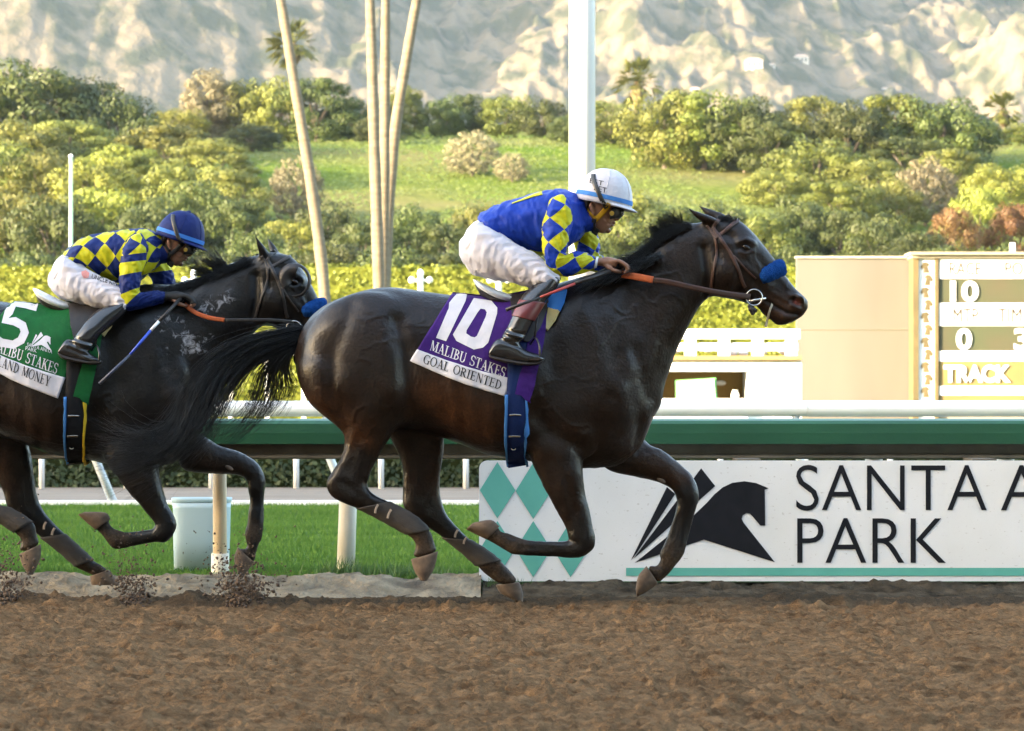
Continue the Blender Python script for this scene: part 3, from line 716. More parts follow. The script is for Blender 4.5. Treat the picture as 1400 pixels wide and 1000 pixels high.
# tall light mast
ms = empty('light_mast', (P(796, 0, 78)[0], 78, 0), 'tall thick white steel light mast behind the leading jockey', 'mast')
mesh_obj('shaft', *tube([(ms.location.x, 78, -.1), (ms.location.x, 78, 9), (ms.location.x, 78, 30)], [.262, .25, .2], 32), mat('mast_paint', (.46, .47, .48), .45, var=.05, scale=2), ms, True)
mesh_obj('base_flange', *tube([(ms.location.x, 78, -.05), (ms.location.x, 78, .08)], .42, 24), GALV, ms)
mb = MB(); mb.box(ms.location.x - 3, ms.location.x + 3, 77.8, 78.2, 29.4, 30.4)
for k in range(6): mb.box(ms.location.x - 2.8 + k, ms.location.x - 2.2 + k, 77.5, 77.8, 29.5, 30.2)
mb.build('lamp_head', GALV, ms)
fp = empty('flag_pole', (P(97, 0, 105)[0], 105, 0), 'slim pale green pole left of the rear jockey', 'pole')
mesh_obj('shaft', *tube([(fp.location.x, 105, 0), (fp.location.x, 105, P(97, 216, 105)[2])], [.06, .045], 12), mat('pole_green', (.45, .60, .40), .5), fp, True)
V, Fc = ellipsoid((fp.location.x, 105, P(97, 214, 105)[2]), .06, .06, .06, 10, 8); mesh_obj('finial', V, Fc, WHITE, fp, True)

# ---------------------------------------------------------------- palms
BARK = mat('palm_bark', (0.1836, 0.1462, 0.0952), .9, (0.1156, 0.0884, 0.0578), 2.0, bump=.03, bscale=6, stretch=(1, 1, 6))
FROND = leaf_mat('palm_frond', (0.136, 0.1428, 0.034), (0.0816, 0.0884, 0.0238), .8, .25, .15); SKIRT = mat('palm_skirt', (0.17, 0.1224, 0.0612), .9, (0.1088, 0.0748, 0.0408), 2)
def palm_head(c, r, n=60, parent=None):
    V = []; Q = []
    for k in range(n):
        a = 2 * math.pi * rng.random(); el = R(-55 + 130 * rng.random()); L = r * (.8 + .4 * rng.random())
        d = np.array((math.cos(a) * math.cos(el), math.sin(a) * math.cos(el), math.sin(el)))
        side = np.cross(d, (0, 0, 1.)); side /= np.linalg.norm(side) + 1e-6
        mid = np.asarray(c) + d * L * .55; nl = 13     # fan of blades
        for j in range(nl):
            t = (j / (nl - 1) - .5) * 2.0; dd = d * math.cos(t) + side * math.sin(t); tip = mid + dd * L * .5 + np.array((0, 0, -.18 * L * rng.random()))
            w = np.cross(dd, side * .3 + np.array((0, 0, 1.))); w = w / (np.linalg.norm(w) + 1e-6) * L * .035
            n0 = len(V); V += [mid, (mid + tip) / 2 + w, tip, (mid + tip) / 2 - w]; Q.append((n0, n0 + 1, n0 + 2, n0 + 3))
        s = side * L * .02; n0 = len(V); V += [np.asarray(c) - s, np.asarray(c) + s, mid + s, mid - s]; Q.append((n0, n0 + 1, n0 + 2, n0 + 3))
    fast_mesh('crown', np.array(V), np.array(Q), FROND, parent, False)
def palm(label, pts, wpx, Y, headr, group, cap_at=None):
    """pts: trunk pixels from the base up"""
    base = P(*pts[0], Y); e = empty('palm_tree', (base[0], Y, base[2]), label, 'palm tree', group)
    C = catmull([P(x, y, Y) for x, y in pts], 6); m = len(C)
    rad = [wpx / 2 / F * Y * (1.18 - .5 * i / (m - 1)) * (1 + .04 * ((i * 7) % 3 - 1)) for i in range(m)]
    mesh_obj('trunk', *tube(C, rad, 14), BARK, e, True)
    palm_head(C[-1], headr, parent=e)
    mesh_obj('skirt', *tube([C[-1] + np.array((0, 0, .1)), C[-1] - np.array((0, 0, headr * .5)), C[-1] - np.array((0, 0, headr * .9))], [rad[-1] * 1.3, headr * .3, rad[-1] * 1.1], 10), SKIRT, e, True)
PG = 'tall palms standing in the infield'
palm('leaning bare palm trunk on the left, right of the rear jockey', [(448, 560), (443, 395), (425, 250), (402, 110), (384, 0), (350, -200), (322, -360)], 15, 110, 1.5, PG)
palm('leftmost palm trunk of the tight trio in the middle', [(521, 560), (518, 390), (512, 200), (508, 60), (506, 0), (500, -220), (497, -400)], 15, 112, 1.5, PG)
palm('straight upright middle palm trunk of the tight trio', [(525, 560), (524, 390), (526, 200), (527, 60), (527.5, 0), (530, -220), (533, -330)], 14, 113, 1.5, PG)
palm('palm trunk of the trio leaning out to the right', [(528, 560), (526, 390), (538, 200), (556, 80), (570, 0), (606, -200), (640, -380)], 15, 114, 1.5, PG)

# ---------------------------------------------------------------- hillside
def hill_z(X, Y):
    t = np.clip((Y - 180) / 340, 0, 1); z = 36 * t * t * (3 - 2 * t)
    z = z + 5 * (fbm(X * .012 + 3, Y * .012, o=3) - .5) * np.clip((Y - 200) / 80, 0, 1)
    z = z - 20 * np.clip((Y - 520) / 500, 0, 1)
    return z - .1
def hz1(x, y): return float(hill_z(np.array(x, float), np.array(y, float)))
HILL = mat('hill_grass', (.065, .115, .008), .9, (.13, .12, .05), .04, spec=.0, detail=6, bump=.3, bscale=.6)
struct(grid(np.linspace(-260, 260, 160), np.concatenate([np.linspace(175, 560, 130), np.linspace(580, 1500, 20)]), hill_z, 'hillside', HILL))
# low scrub over the slope
n = 90000; yy = 330 + 200 * rng.random(n); xx = (rng.random(n) * 2 - 1) * yy * .15
k = fbm(xx * .09, yy * .05, o=3) > .42; xx, yy = xx[k], yy[k]; zz = hill_z(xx, yy) + .5 * rng.random(len(xx))
V, Q = leaves(np.stack([xx, yy, zz], -1), len(xx), .16, np.array((0, -.3, 1.)), .5)
tag(fast_mesh('scrub', V, Q, leaf_mat('scrub_leaf', (.075, .12, .010), (.115, .12, .035), .06, .2), None, False), 'low green and straw scrub over the open slope', 'scrub', kind='stuff')

# ---------------------------------------------------------------- trees
OAKL = [leaf_mat('oak_leaf', (.115, .135, .018), (.06, .075, .012), .25), leaf_mat('olive_leaf', (.138, .146, .026), (.085, .096, .019), .3), leaf_mat('dark_leaf', (.06, .075, .014), (.03, .042, .010), .25),
        leaf_mat('grey_twig', (.17, .15, .085), (.12, .105, .06), .4, .1), leaf_mat('lime_leaf', (.165, .178, .026), (.115, .13, .02), .3), leaf_mat('rust_leaf', (.14, .06, .022), (.10, .065, .02), .4)]
TRUNK = mat('tree_bark', (.11, .085, .06), .95, (.06, .05, .035), 3)
def crown_mesh(seed, nclump, nleaf, lsize, shape=(1, 1, .8), sz=.31):
    """unit crown: radius about 1, base at z=0, leaf clumps through the volume"""
    r = np.random.default_rng(seed); cs = []
    for k in range(600):
        if len(cs) >= nclump: break
        d = r.normal(size=3); d /= np.linalg.norm(d); rad = .82 * (.55 + .45 * r.random() ** .5)
        c = d * rad * np.array(shape); c[2] = c[2] + .72 * shape[2]
        if c[2] < .1: c[2] = .1 + .12 * r.random()
        s = sz * (.7 + .6 * r.random())
        if all(np.linalg.norm(c - c2) > .75 * (s + s2) * (.8 + .2 * r.random()) for c2, s2 in cs): cs.append((c, s))
    C = []; N = []
    for c, s in cs:
        d = r.normal(size=(nleaf, 3)); d /= np.linalg.norm(d, axis=1)[:, None]; q_ = s * (.72 + .36 * r.random((nleaf, 1)))
        C.append(c + d * q_ * np.array((1, 1, .75))); N.append(d)
    C = np.concatenate(C); N = np.concatenate(N)
    V, Q = leaves(C, len(C), lsize, N, .5); return V, Q
CROWNS = [crown_mesh(40 + i, 40, 430, .028, s) for i, s in enumerate(((1, 1, .75), (1, 1, .95), (1.05, 1, .65), (1, 1, 1.15)))]
SPARSE = [crown_mesh(60 + i, 120, 60, .03, (1, 1, .8), .14) for i in range(2)]
CM = {}
def crown_data(v, k, sparse):
    key = (v, k, sparse)
    if key not in CM:
        V, Q = (SPARSE if sparse else CROWNS)[v]; o = fast_mesh('crown', V, Q, OAKL[k], None, False); CM[key] = o.data; bpy.data.objects.remove(o)
    return CM[key]
def trunk_data():
    mb = MB(); mb.tube([(0, 0, -.35), (.02, 0, .1), (-.01, .02, .42), (.02, 0, .75)], [.085, .06, .05, .025], 9)
    for a in (20, 140, 250, 330): mb.tube([(0, 0, .22), (.22 * math.cos(R(a)), .22 * math.sin(R(a)), .45), (.5 * math.cos(R(a)), .5 * math.sin(R(a)), .72)], [.045, .03, .012], 7)
    o = mb.build('trunk', TRUNK); d = o.data; bpy.data.objects.remove(o); return d
TD = trunk_data()
KW = ['grey-green oak', 'olive-coloured oak', 'dark evergreen oak', 'pale bare-twigged tree', 'yellow-green broadleaf tree', 'rust-leaved small tree']
def tree(px, ptop, wpx, Y, k, v, label, name='oak_tree', sparse=False, group='trees on the hillside'):
    X = P(px, 0, Y)[0]; zg = hz1(X, Y); zt = CAMZ + (HZ - ptop) / F * Y; H = max(zt - zg, 2.5); Wd = wpx * (1.0 if sparse else 1.22) / F * Y / 2
    e = empty(name, (X, Y, zg), label, 'tree', group)
    stem = .03 * H; ch = (H - stem) / (1.75 * (.75, .95, .65, 1.15)[v % 4] + .1)
    c = bpy.data.objects.new('crown', crown_data(v % (2 if sparse else 4), k, sparse)); COL.objects.link(c); c.parent = e; c.location = (0, 0, stem)
    c.scale = (Wd, Wd, ch); c.rotation_euler = (0, 0, rng.random() * 6.28)
    t = bpy.data.objects.new('trunk', TD); COL.objects.link(t); t.parent = e; t.scale = (Wd * .8, Wd * .8, H * .8)
TREES = [  # px, top, width, Y, kind, shape, what singles it out
 (45, 75, 150, 432, 2, 0, 'big dark oak at the upper left edge'), (110, 92, 130, 436, 2, 1, 'broad dark oak right of the one at the left edge'), (-30, 95, 130, 436, 2, 0, 'dark oak cut by the left edge of the picture'), (160, 135, 90, 430, 2, 2, 'low dark oak at the right foot of the big left oaks'),
 (283, 92, 62, 450, 3, 3, 'pale thin tree poking above the left ridge'), (245, 150, 70, 445, 4, 0, 'small bright tree left of the pale ridge tree'), (325, 103, 80, 452, 1, 1, 'olive ridge tree just right of the pale one'), (375, 95, 95, 450, 1, 0, 'olive ridge tree behind the leaning palm trunk'), (432, 90, 110, 448, 2, 1, 'dark ridge oak between leaning palm and palm trio'), (478, 128, 70, 452, 2, 0, 'dark low ridge oak touching the palm trio from the left'),
 (552, 108, 56, 455, 0, 3, 'narrow ridge tree right of the palm trio'), (605, 128, 66, 455, 2, 2, 'low dark ridge oak, second right of the palm trio'), (645, 118, 62, 458, 2, 1, 'round dark ridge oak above the grey shrub'), (695, 122, 80, 455, 0, 0, 'ridge oak right above the green slope'), (745, 130, 70, 452, 2, 2, 'dark ridge oak just left of the light mast'), (828, 128, 64, 452, 0, 1, 'ridge oak just right of the light mast'),
 (908, 110, 105, 430, 1, 0, 'olive ridge tree above the white helmet'), (962, 104, 120, 430, 0, 1, 'tall ridge oak above the leading horse ears'), (1018, 118, 95, 428, 2, 0, 'dark ridge oak right of the tall one above the ears'), (1115, 112, 100, 430, 1, 1, 'bright olive ridge tree with a rounded top right of centre'), (1160, 126, 95, 426, 2, 0, 'dark ridge oak behind the rounded olive tree'), (1232, 110, 125, 432, 0, 1, 'wide ridge oak on the right of the ridge'), (1290, 122, 120, 428, 2, 0, 'big dark oak left of the small right palm'), (1335, 165, 70, 420, 2, 1, 'small dark oak below the right palm'), (1405, 190, 80, 420, 0, 0, 'oak cut by the right edge'),
 (30, 165, 130, 375, 1, 0, 'olive tree below the big left oak'), (95, 158, 120, 380, 1, 1, 'tall olive tree in the middle of the left slope'), (165, 200, 110, 372, 4, 0, 'yellow-green tree left of the slope clearing'), (232, 165, 120, 378, 1, 1, 'tall olive tree on the left slope below the pale ridge tree'), (288, 190, 100, 372, 1, 3, 'rounded olive tree left of the leaning palm'), (195, 215, 90, 370, 0, 2, 'low oak in the middle of the left slope'),
 (1120, 182, 140, 372, 0, 0, 'rounded grey-green tree above the blue noseband'), (1185, 205, 120, 368, 1, 1, 'olive tree right of the rounded grey-green one'), (1060, 225, 90, 365, 1, 0, 'olive tree at the left foot of the rounded one'), (835, 150, 90, 420, 0, 2, 'low oak right of the mast on the slope crest'), (880, 165, 70, 415, 0, 0, 'small oak on the slope crest above the helmet'),
 (15, 235, 140, 305, 1, 1, 'olive tree low at the left edge'), (75, 250, 120, 300, 1, 0, 'olive tree behind the pale green pole'), (140, 232, 130, 305, 4, 1, 'yellow-green tree above the rear jockey back'), (205, 255, 110, 300, 2, 0, 'dark tree above the rear jockey shoulder'), (268, 235, 100, 306, 1, 3, 'tall olive tree above the rear jockey cap'), (318, 250, 110, 302, 2, 1, 'dark tree above the rear horse poll'), (350, 300, 90, 290, 2, 0, 'low dark tree above the rear horse ears'),
 (395, 285, 90, 298, 4, 1, 'yellowish small tree at the leaning palm'), (448, 262, 110, 302, 1, 0, 'olive tree between leaning palm and palm trio, low row'), (500, 285, 90, 296, 2, 1, 'dark tree behind the palm trio'), (560, 268, 100, 300, 0, 0, 'oak right of the palm trio in the low row'), (612, 290, 90, 296, 2, 1, 'dark low tree above the leading jockey hips'), (655, 262, 100, 302, 1, 1, 'olive tree above the leading jockey back'), (715, 275, 100, 300, 0, 0, 'oak behind the leading jockey shoulders'), (765, 290, 90, 298, 2, 1, 'dark tree at the foot of the light mast'),
 (858, 240, 120, 306, 1, 0, 'olive tree behind the white helmet'), (915, 262, 110, 300, 2, 1, 'dark tree behind the leading horse mane'), (985, 262, 110, 302, 2, 0, 'dark tree behind the leading horse ears'), (1040, 275, 100, 300, 0, 1, 'oak behind the leading horse forehead'), (1095, 255, 110, 305, 1, 0, 'olive tree in the low row above the noseband'), (1150, 268, 110, 302, 2, 1, 'dark tree above the beige wall left part'), (1205, 278, 100, 298, 2, 0, 'dark tree above the beige wall right part'), (1255, 300, 90, 292, 2, 1, 'low dark tree at the scoreboard left corner'), (1340, 232, 90, 305, 4, 1, 'yellow-green tree above the scoreboard')]
TREES += [(60, 200, 110, 350, 1, 1, 'olive tree in the left slope, behind the pale green pole top'), (0, 190, 110, 352, 0, 0, 'oak on the left slope cut by the picture edge'), (130, 212, 100, 345, 4, 0, 'yellow-green tree low on the left slope, right of the pole'), (255, 215, 110, 345, 1, 0, 'olive tree on the slope above the rear jockey cap, second row'), (315, 225, 90, 340, 1, 1, 'olive tree second row, left of the brownish twig shrub'), (200, 175, 80, 395, 2, 1, 'dark oak beside the slope clearing'), (345, 165, 80, 410, 2, 0, 'dark oak behind the leaning palm on the crest'), (1240, 175, 110, 385, 2, 1, 'dark oak on the right slope below the wide ridge oak'), (1300, 190, 100, 372, 1, 1, 'olive tree on the right slope'), (1370, 215, 100, 360, 4, 0, 'yellow-green tree on the right slope near the edge'), (1215, 235, 100, 340, 1, 0, 'olive tree left of the pale leafless right tree'), (1150, 235, 110, 335, 0, 1, 'oak directly below the rounded grey-green tree'), (1010, 235, 60, 400, 0, 0, 'small oak alone on the right grass bank'), (980, 165, 90, 420, 2, 0, 'dark oak under the tall ridge oak'), (1050, 150, 80, 425, 2, 1, 'dark oak filling the ridge gap right of the ears'), (1190, 150, 90, 424, 0, 0, 'oak filling the ridge right of the rounded olive tree'), (780, 150, 60, 440, 2, 0, 'dark oak hidden partly by the mast'), (520, 150, 70, 440, 2, 1, 'dark oak behind the palm trio on the crest')]
for i, (px, pt, w, Y, k, v, lab) in enumerate(TREES):
    if Y >= 425 and (px > 850 or px < 210): Y -= 38; w *= 1.12
    elif Y >= 440: Y -= 18
    if Y < 310 and k in (0, 1) and i % 3: k = 2; lab = lab.replace('tall olive tree', 'tall dark green tree').replace('olive tree', 'dark green tree')      # shade over the low front row is put into darker leaf colour
    if px < 330 and Y > 330: pt -= 8; w *= 1.15
    tree(px, pt, w, Y, k, v, lab)
for px, pt, w, Y, lab in ((645, 172, 95, 385, 'pale grey leafless shrub on the green slope above the leading jockey'), (405, 205, 90, 345, 'thin brownish twiggy shrub beside the leaning palm'), (1265, 205, 110, 345, 'pale grey leafless tree above the scoreboard corner'), (700, 205, 60, 380, 'small pale shrub right of the big grey shrub')):
    tree(px, pt, w, Y, 3, 0, lab, 'bare_shrub', True)
for px, pt, w, Y, lab in ((1305, 262, 70, 300, 'rust-leaved small tree above the scoreboard cornice'), (1384, 258, 75, 302, 'rust-red small tree at the right edge')):
    tree(px, pt, w, Y, 5, 1, lab, 'small_tree')
ORD = 'first second third fourth fifth sixth seventh eighth ninth tenth eleventh twelfth thirteenth fourteenth fifteenth sixteenth seventeenth eighteenth nineteenth twentieth twenty-first twenty-second'.split()
for i in range(22):   # dark shrubs along the foot of the hill
    px = -40 + 70 * i + 20 * rng.random(); tree(px, 318 + 12 * rng.random(), 110, 262 + 12 * rng.random(), 2, i, ORD[i] + ' dark shrub from the left in the row behind the lime hedge', 'shrub', group='shrubs at the foot of the hill')
palm('small bushy palm behind the leaning palm trunk', [(399, 240), (400, 140), (401, 60)], 8, 470, 3.2, 'small palms on the ridge')
palm('shaggy pale palm right of the light mast', [(868, 240), (869, 170), (872, 112)], 9, 470, 3.0, 'small palms on the ridge')
palm('small palm by the right edge above the scoreboard', [(1373, 260), (1373, 210), (1372, 150)], 9, 440, 2.2, 'small palms on the ridge')

# ---------------------------------------------------------------- mountains
MTN = mat('mountain', (0.1258, 0.1006, 0.068), .95, (0.0374, 0.03944, 0.0204), .035, spec=.05, detail=14, bump=6., bscale=.05)
cr = [n_ for n_ in MTN.node_tree.nodes if n_.type == 'VALTORGB'][0]; cr.color_ramp.elements[0].position = .40; cr.color_ramp.elements[1].position = .58
def mtn_z(X, Y):
    u = (Y - 3300) / 2200
    wx = X + 240 * (fbm(X * .0012, Y * .0012, o=3) - .5)
    base = 150 + 760 * np.clip(u, 0, 3) ** 1.15
    # spurs running towards the viewer: crests at px -150, 1000 and 1750; gullies at px 470 and 1250
    def crest(px0, px1): return (px0 - 700) / F * Y + (px1 - px0) * (Y - 4000) / F
    z = base
    A = 1150 - 2.0 * np.maximum(X - (crest(-180, -180) + 60 * np.sin(Y * .004)), 0) - .6 * np.maximum(crest(-180, -180) - X, 0)
    B = 330 - .50 * np.maximum(crest(1020, 930) - wx, 0) - 1.5 * np.maximum(wx - crest(1020, 930), 0)
    C = 300 - .6 * np.maximum(crest(1900, 1900) - wx, 0) - .5 * np.maximum(wx - crest(1900, 1900), 0)
    D_ = 120 - .5 * np.maximum(crest(620, 700) - wx, 0) - .8 * np.maximum(wx - crest(620, 700), 0)
    sp = np.maximum(np.maximum(A, B), np.maximum(C, D_))
    sp = np.maximum(sp, -60)
    r = 0; a = 1
    for i in range(7):
        k = .0030 * 1.95 ** i; nn = (1 - np.abs(2 * vnoise(X * k * 1.25 + 7 * i, Y * k * .6 + 3 * i) - 1)) ** 1.4; r = r + a * (nn - .5); a *= .57
    xa = (X / Y * F + 700); calm = 1 - .72 * np.clip((500 - xa) / 120, 0, 1) - .5 * np.exp(-((xa - 1180) / 130) ** 2)
    z = z + sp * np.clip(u * 1.6 + .15, .1, 1) + calm * 150 * r * np.clip(u + .35, .2, 1) + 30 * (fbm(X * .02, Y * .015, o=4) - .5)
    return z - 160 * np.clip(1 - (Y - 2600) / 700, 0, 1)
struct(grid(axis(-2600, 2600, -760, 760, 3.0, 40), axis(2600, 8000, 3350, 4900, 4.2, 80), mtn_z, 'mountain', MTN))
HOUSEW = mat('house_wall', (.34, .33, .3), .8)
RTILE = mat('roof_tile', (.35, .25, .19), .8)
def hillhouse(px, py, w, label):
    # first point of the mountain along the ray
    Ys = np.arange(2700, 5200, 6.); Z = CAMZ + (HZ - py) / F * Ys; X = (px - 700) / F * Ys; G = mtn_z(X, Ys); i = int(np.argmax(G > Z))
    Y = Ys[i] if G[i] > Z[i] else 3900.; x, y, z = (px - 700) / F * Y, Y, CAMZ + (HZ - py) / F * Y
    s = w / F * Y / 2; e = empty('hill_house', (x, y, z), label, 'house', 'houses on the mountain foot')
    MB().box(x - s, x + s, y - s, y + s, z - s * .9, z + s * .35).build('wall', HOUSEW, e)
    V = [(x - s * 1.1, y - s * 1.1, z + s * .35), (x + s * 1.1, y - s * 1.1, z + s * .35), (x + s * 1.1, y + s * 1.1, z + s * .35), (x - s * 1.1, y + s * 1.1, z + s * .35), (x - s * .5, y, z + s * .75), (x + s * .5, y, z + s * .75)]
    mesh_obj('roof', V, [(0, 1, 5, 4), (1, 2, 5), (2, 3, 4, 5), (3, 0, 4), (3, 2, 1, 0)], RTILE, e)
    for k in (-.5, .1, .6): MB().box(x + s * (k - .12), x + s * (k + .12), y - s - .15, y - s + .05, z - s * .3, z + s * .15).build('window', mat('far_glass', (.05, .06, .07), .2) if 'far_glass' not in bpy.data.materials else bpy.data.materials['far_glass'], e)
hillhouse(1030, 88, 24, 'wide white house high on the mountain foot'); hillhouse(1095, 82, 20, 'white house right of the widest one on the mountain foot'); hillhouse(950, 124, 13, 'small white house peeping over the right ridge trees')
hillhouse(1055, 90, 9, 'tiny white house between the two bigger mountain houses'); hillhouse(1208, 124, 12, 'small white house above the right ridge oaks'); hillhouse(193, 160, 14, 'white house in the gap between the left oaks and the ridge')

# ---------------------------------------------------------------- horses
COAT = attr_mat('horse_coat', .42, .26, .4, 9., bump=.0030, bscale=70, rough2=.9, coat=.14)
nt = COAT.node_tree; b_ = nt.nodes['Principled BSDF']; src = b_.inputs['Base Color'].links[0].from_socket     # white lather where the 'foam' mask allows
fat = nt.nodes.new('ShaderNodeAttribute'); fat.attribute_name = 'foam'; tcf = [n for n in nt.nodes if n.type == 'TEX_COORD'][0]
fz = nt.nodes.new('ShaderNodeTexNoise'); fz.inputs['Scale'].default_value = 22; fz.inputs['Detail'].default_value = 9; fz.inputs['Roughness'].default_value = .68; fz.inputs['Distortion'].default_value = 1.2; nt.links.new(tcf.outputs['Object'], fz.inputs['Vector'])
fm = nt.nodes.new('ShaderNodeMath'); fm.operation = 'MULTIPLY_ADD'; fm.inputs[1].default_value = .36; nt.links.new(fat.outputs['Fac'], fm.inputs[0]); nt.links.new(fz.outputs[0], fm.inputs[2])
fr = nt.nodes.new('ShaderNodeMapRange'); fr.inputs[1].default_value = .74; fr.inputs[2].default_value = .98; fr.inputs[4].default_value = .85; nt.links.new(fm.outputs[0], fr.inputs[0])
fx = nt.nodes.new('ShaderNodeMix'); fx.data_type = 'RGBA'; nt.links.new(fr.outputs[0], fx.inputs[0]); nt.links.new(src, fx.inputs[6]); fx.inputs[7].default_value = (.42, .42, .45, 1); nt.links.new(fx.outputs[2], b_.inputs['Base Color'])
HOOF = mat('hoof_horn', (.13, .085, .052), .85, (.065, .04, .026), 30, bump=.002, bscale=60)
SHOE = mat('horse_shoe', (.45, .44, .42), .4, metal=.8)
HAIR = mat('black_hair', (.006, .005, .0045), .4, (.011, .009, .008), 30, spec=.45)
HAIRG = mat('sheen_hair', (.028, .026, .026), .4, (.012, .011, .011), 20, spec=.6)  # grey sheen of the tail, painted as a lighter hair colour
EYE = mat('eye_ball', (.012, .008, .006), .12, spec=.4)
LEATH = mat('bridle_leather', (.055, .019, .010), .5, (.032, .012, .007), 40); LEATHB = mat('black_leather', (.02, .014, .012), .5, (.012, .01, .009), 40)
STEEL = mat('bit_steel', (.62, .62, .60), .25, metal=1.0); GRIP = mat('rein_grip', (.42, .085, .016), .65, (.34, .065, .012), 60, bump=.001, bscale=400)
FLEECE = mat('blue_fleece', (.010, .068, .27), 1., (.006, .040, .17), 60, bump=.016, bscale=160, spec=.05)
WRAP = mat('leg_wrap', (.016, .014, .013), .8, (.05, .037, .027), 9, bump=.002, bscale=150)

def sim(a0, a1, b0, b1):
    """similarity that takes photo points a0, a1 to b0, b1"""
    za, zb = complex(a1[0] - a0[0], a1[1] - a0[1]), complex(b1[0] - b0[0], b1[1] - b0[1]); k = zb / za
    def f(x, y):
        z = complex(x - a0[0], y - a0[1]) * k; return b0[0] + z.real, b0[1] + z.imag
    f.scale = abs(k); return f
ident = lambda x, y: (x, y)
ident.scale = 1.0

TRUNKS = [(404, 480, 405, 500, .06), (413, 450, 411, 528, .13), (436, 423, 436, 558, .205), (470, 405, 470, 578, .262), (520, 393, 522, 588, .285), (570, 397, 576, 590, .278), (620, 404, 620, 604, .288),
          (665, 408, 667, 621, .30), (710, 403, 712, 628, .292), (755, 390, 756, 637, .258), (800, 377, 803, 641, .232), (845, 378, 846, 636, .21), (880, 410, 876, 610, .165), (900, 462, 894, 570, .10)]
NECK1 = [(765, 388, 835, 610, .175), (796, 380, 888, 580, .17), (826, 366, 911, 522, .145), (856, 352, 927, 476, .118), (888, 334, 944, 445, .10), (920, 312, 957, 421, .09), (948, 304, 972, 404, .084), (974, 303, 986, 396, .08)]
HEAD = [(954, 311, 964, 404, .072), (983, 300, 979, 407, .086), (1008, 300.5, 994, 410, .094), (1025, 313, 1010, 413, .096), (1040, 330, 1023, 417, .083), (1057, 353, 1035, 420, .064), (1072, 375, 1043, 429, .055),
        (1086, 392, 1053, 437, .053), (1097, 403, 1063, 444.5, .055), (1104, 411, 1078, 443, .047), (1104.5, 417, 1092, 436, .03)]
NEAR_FORE = ([(805, 575, 712, 575, .10), (800, 605, 716, 600, .095), (796, 630, 724, 624, .085), (797, 650, 735, 648, .075), (800, 672, 748, 675, .064), (806, 700, 761, 700, .052), (811, 722, 773, 721, .044), (814, 738, 777, 736, .044), (811, 751, 781, 738, .043), (795, 762, 779, 739, .04), (772, 762.5, 768, 740, .031), (745, 760.5, 746, 740, .025), (718, 760, 722, 738.5, .027), (701, 757.5, 705, 733, .035), (687, 750, 695, 729, .033), (674, 742, 685, 727, .029), (664, 737, 681, 721, .033)],
             [(665, 738, 683, 720, .044), (651, 731, 671, 711, .052), (637, 724, 647, 715, .045)])
FAR_FORE = ([(870, 580, 800, 620, .085), (886, 606, 832, 643, .076), (905, 615, 862, 651, .066), (924, 629, 885, 656, .056), (942, 645, 903, 661, .048), (952, 661, 916, 667, .044), (956, 680, 924, 678, .045), (951, 697, 926, 692, .036), (945, 720, 918, 716, .026), (939, 742, 909, 741, .03), (935, 758, 902, 757, .037), (925, 772, 903, 765, .034), (913, 786, 898, 774, .031), (902, 796, 888, 774, .035)],
            [(900, 798, 884, 774, .046), (885, 809, 873, 787, .054), (871, 816, 869, 805, .045)])
NEAR_HIND = ([(540, 440, 416, 470, .10), (556, 500, 405, 505, .135), (557, 545, 420, 550, .13), (546, 580, 452, 577, .105), (529, 606, 470, 596, .076), (515, 628, 467, 622, .058), (506, 648, 456, 642, .05), (502, 664, 447, 662, .046), (512, 677, 456, 681, .042), (531, 686, 488, 695, .033), (551, 696, 511, 706, .029), (571, 709, 535, 719, .032), (587, 725, 556, 731, .039), (593, 740, 568, 744, .035), (597, 752, 565, 760, .036)],
             [(599, 754, 562, 765, .046), (594, 776, 566, 780, .055), (584, 794, 575, 794, .046)])
FAR_HIND = ([(600, 520, 515, 540, .11), (607, 585, 530, 592, .095), (606, 620, 543, 619, .07), (602, 650, 551, 645, .055), (602, 672, 551, 668, .048), (607, 694, 552, 693, .045), (619, 713, 572, 711, .04), (643, 738, 605, 735, .031), (665, 752, 632, 756, .031), (684, 767, 652, 774, .039), (697, 781, 664, 786, .035), (706, 793, 681, 797, .036)],
            [(710, 796, 678, 800, .048), (715, 811, 684, 811, .056), (715, 824, 699, 819, .05)])
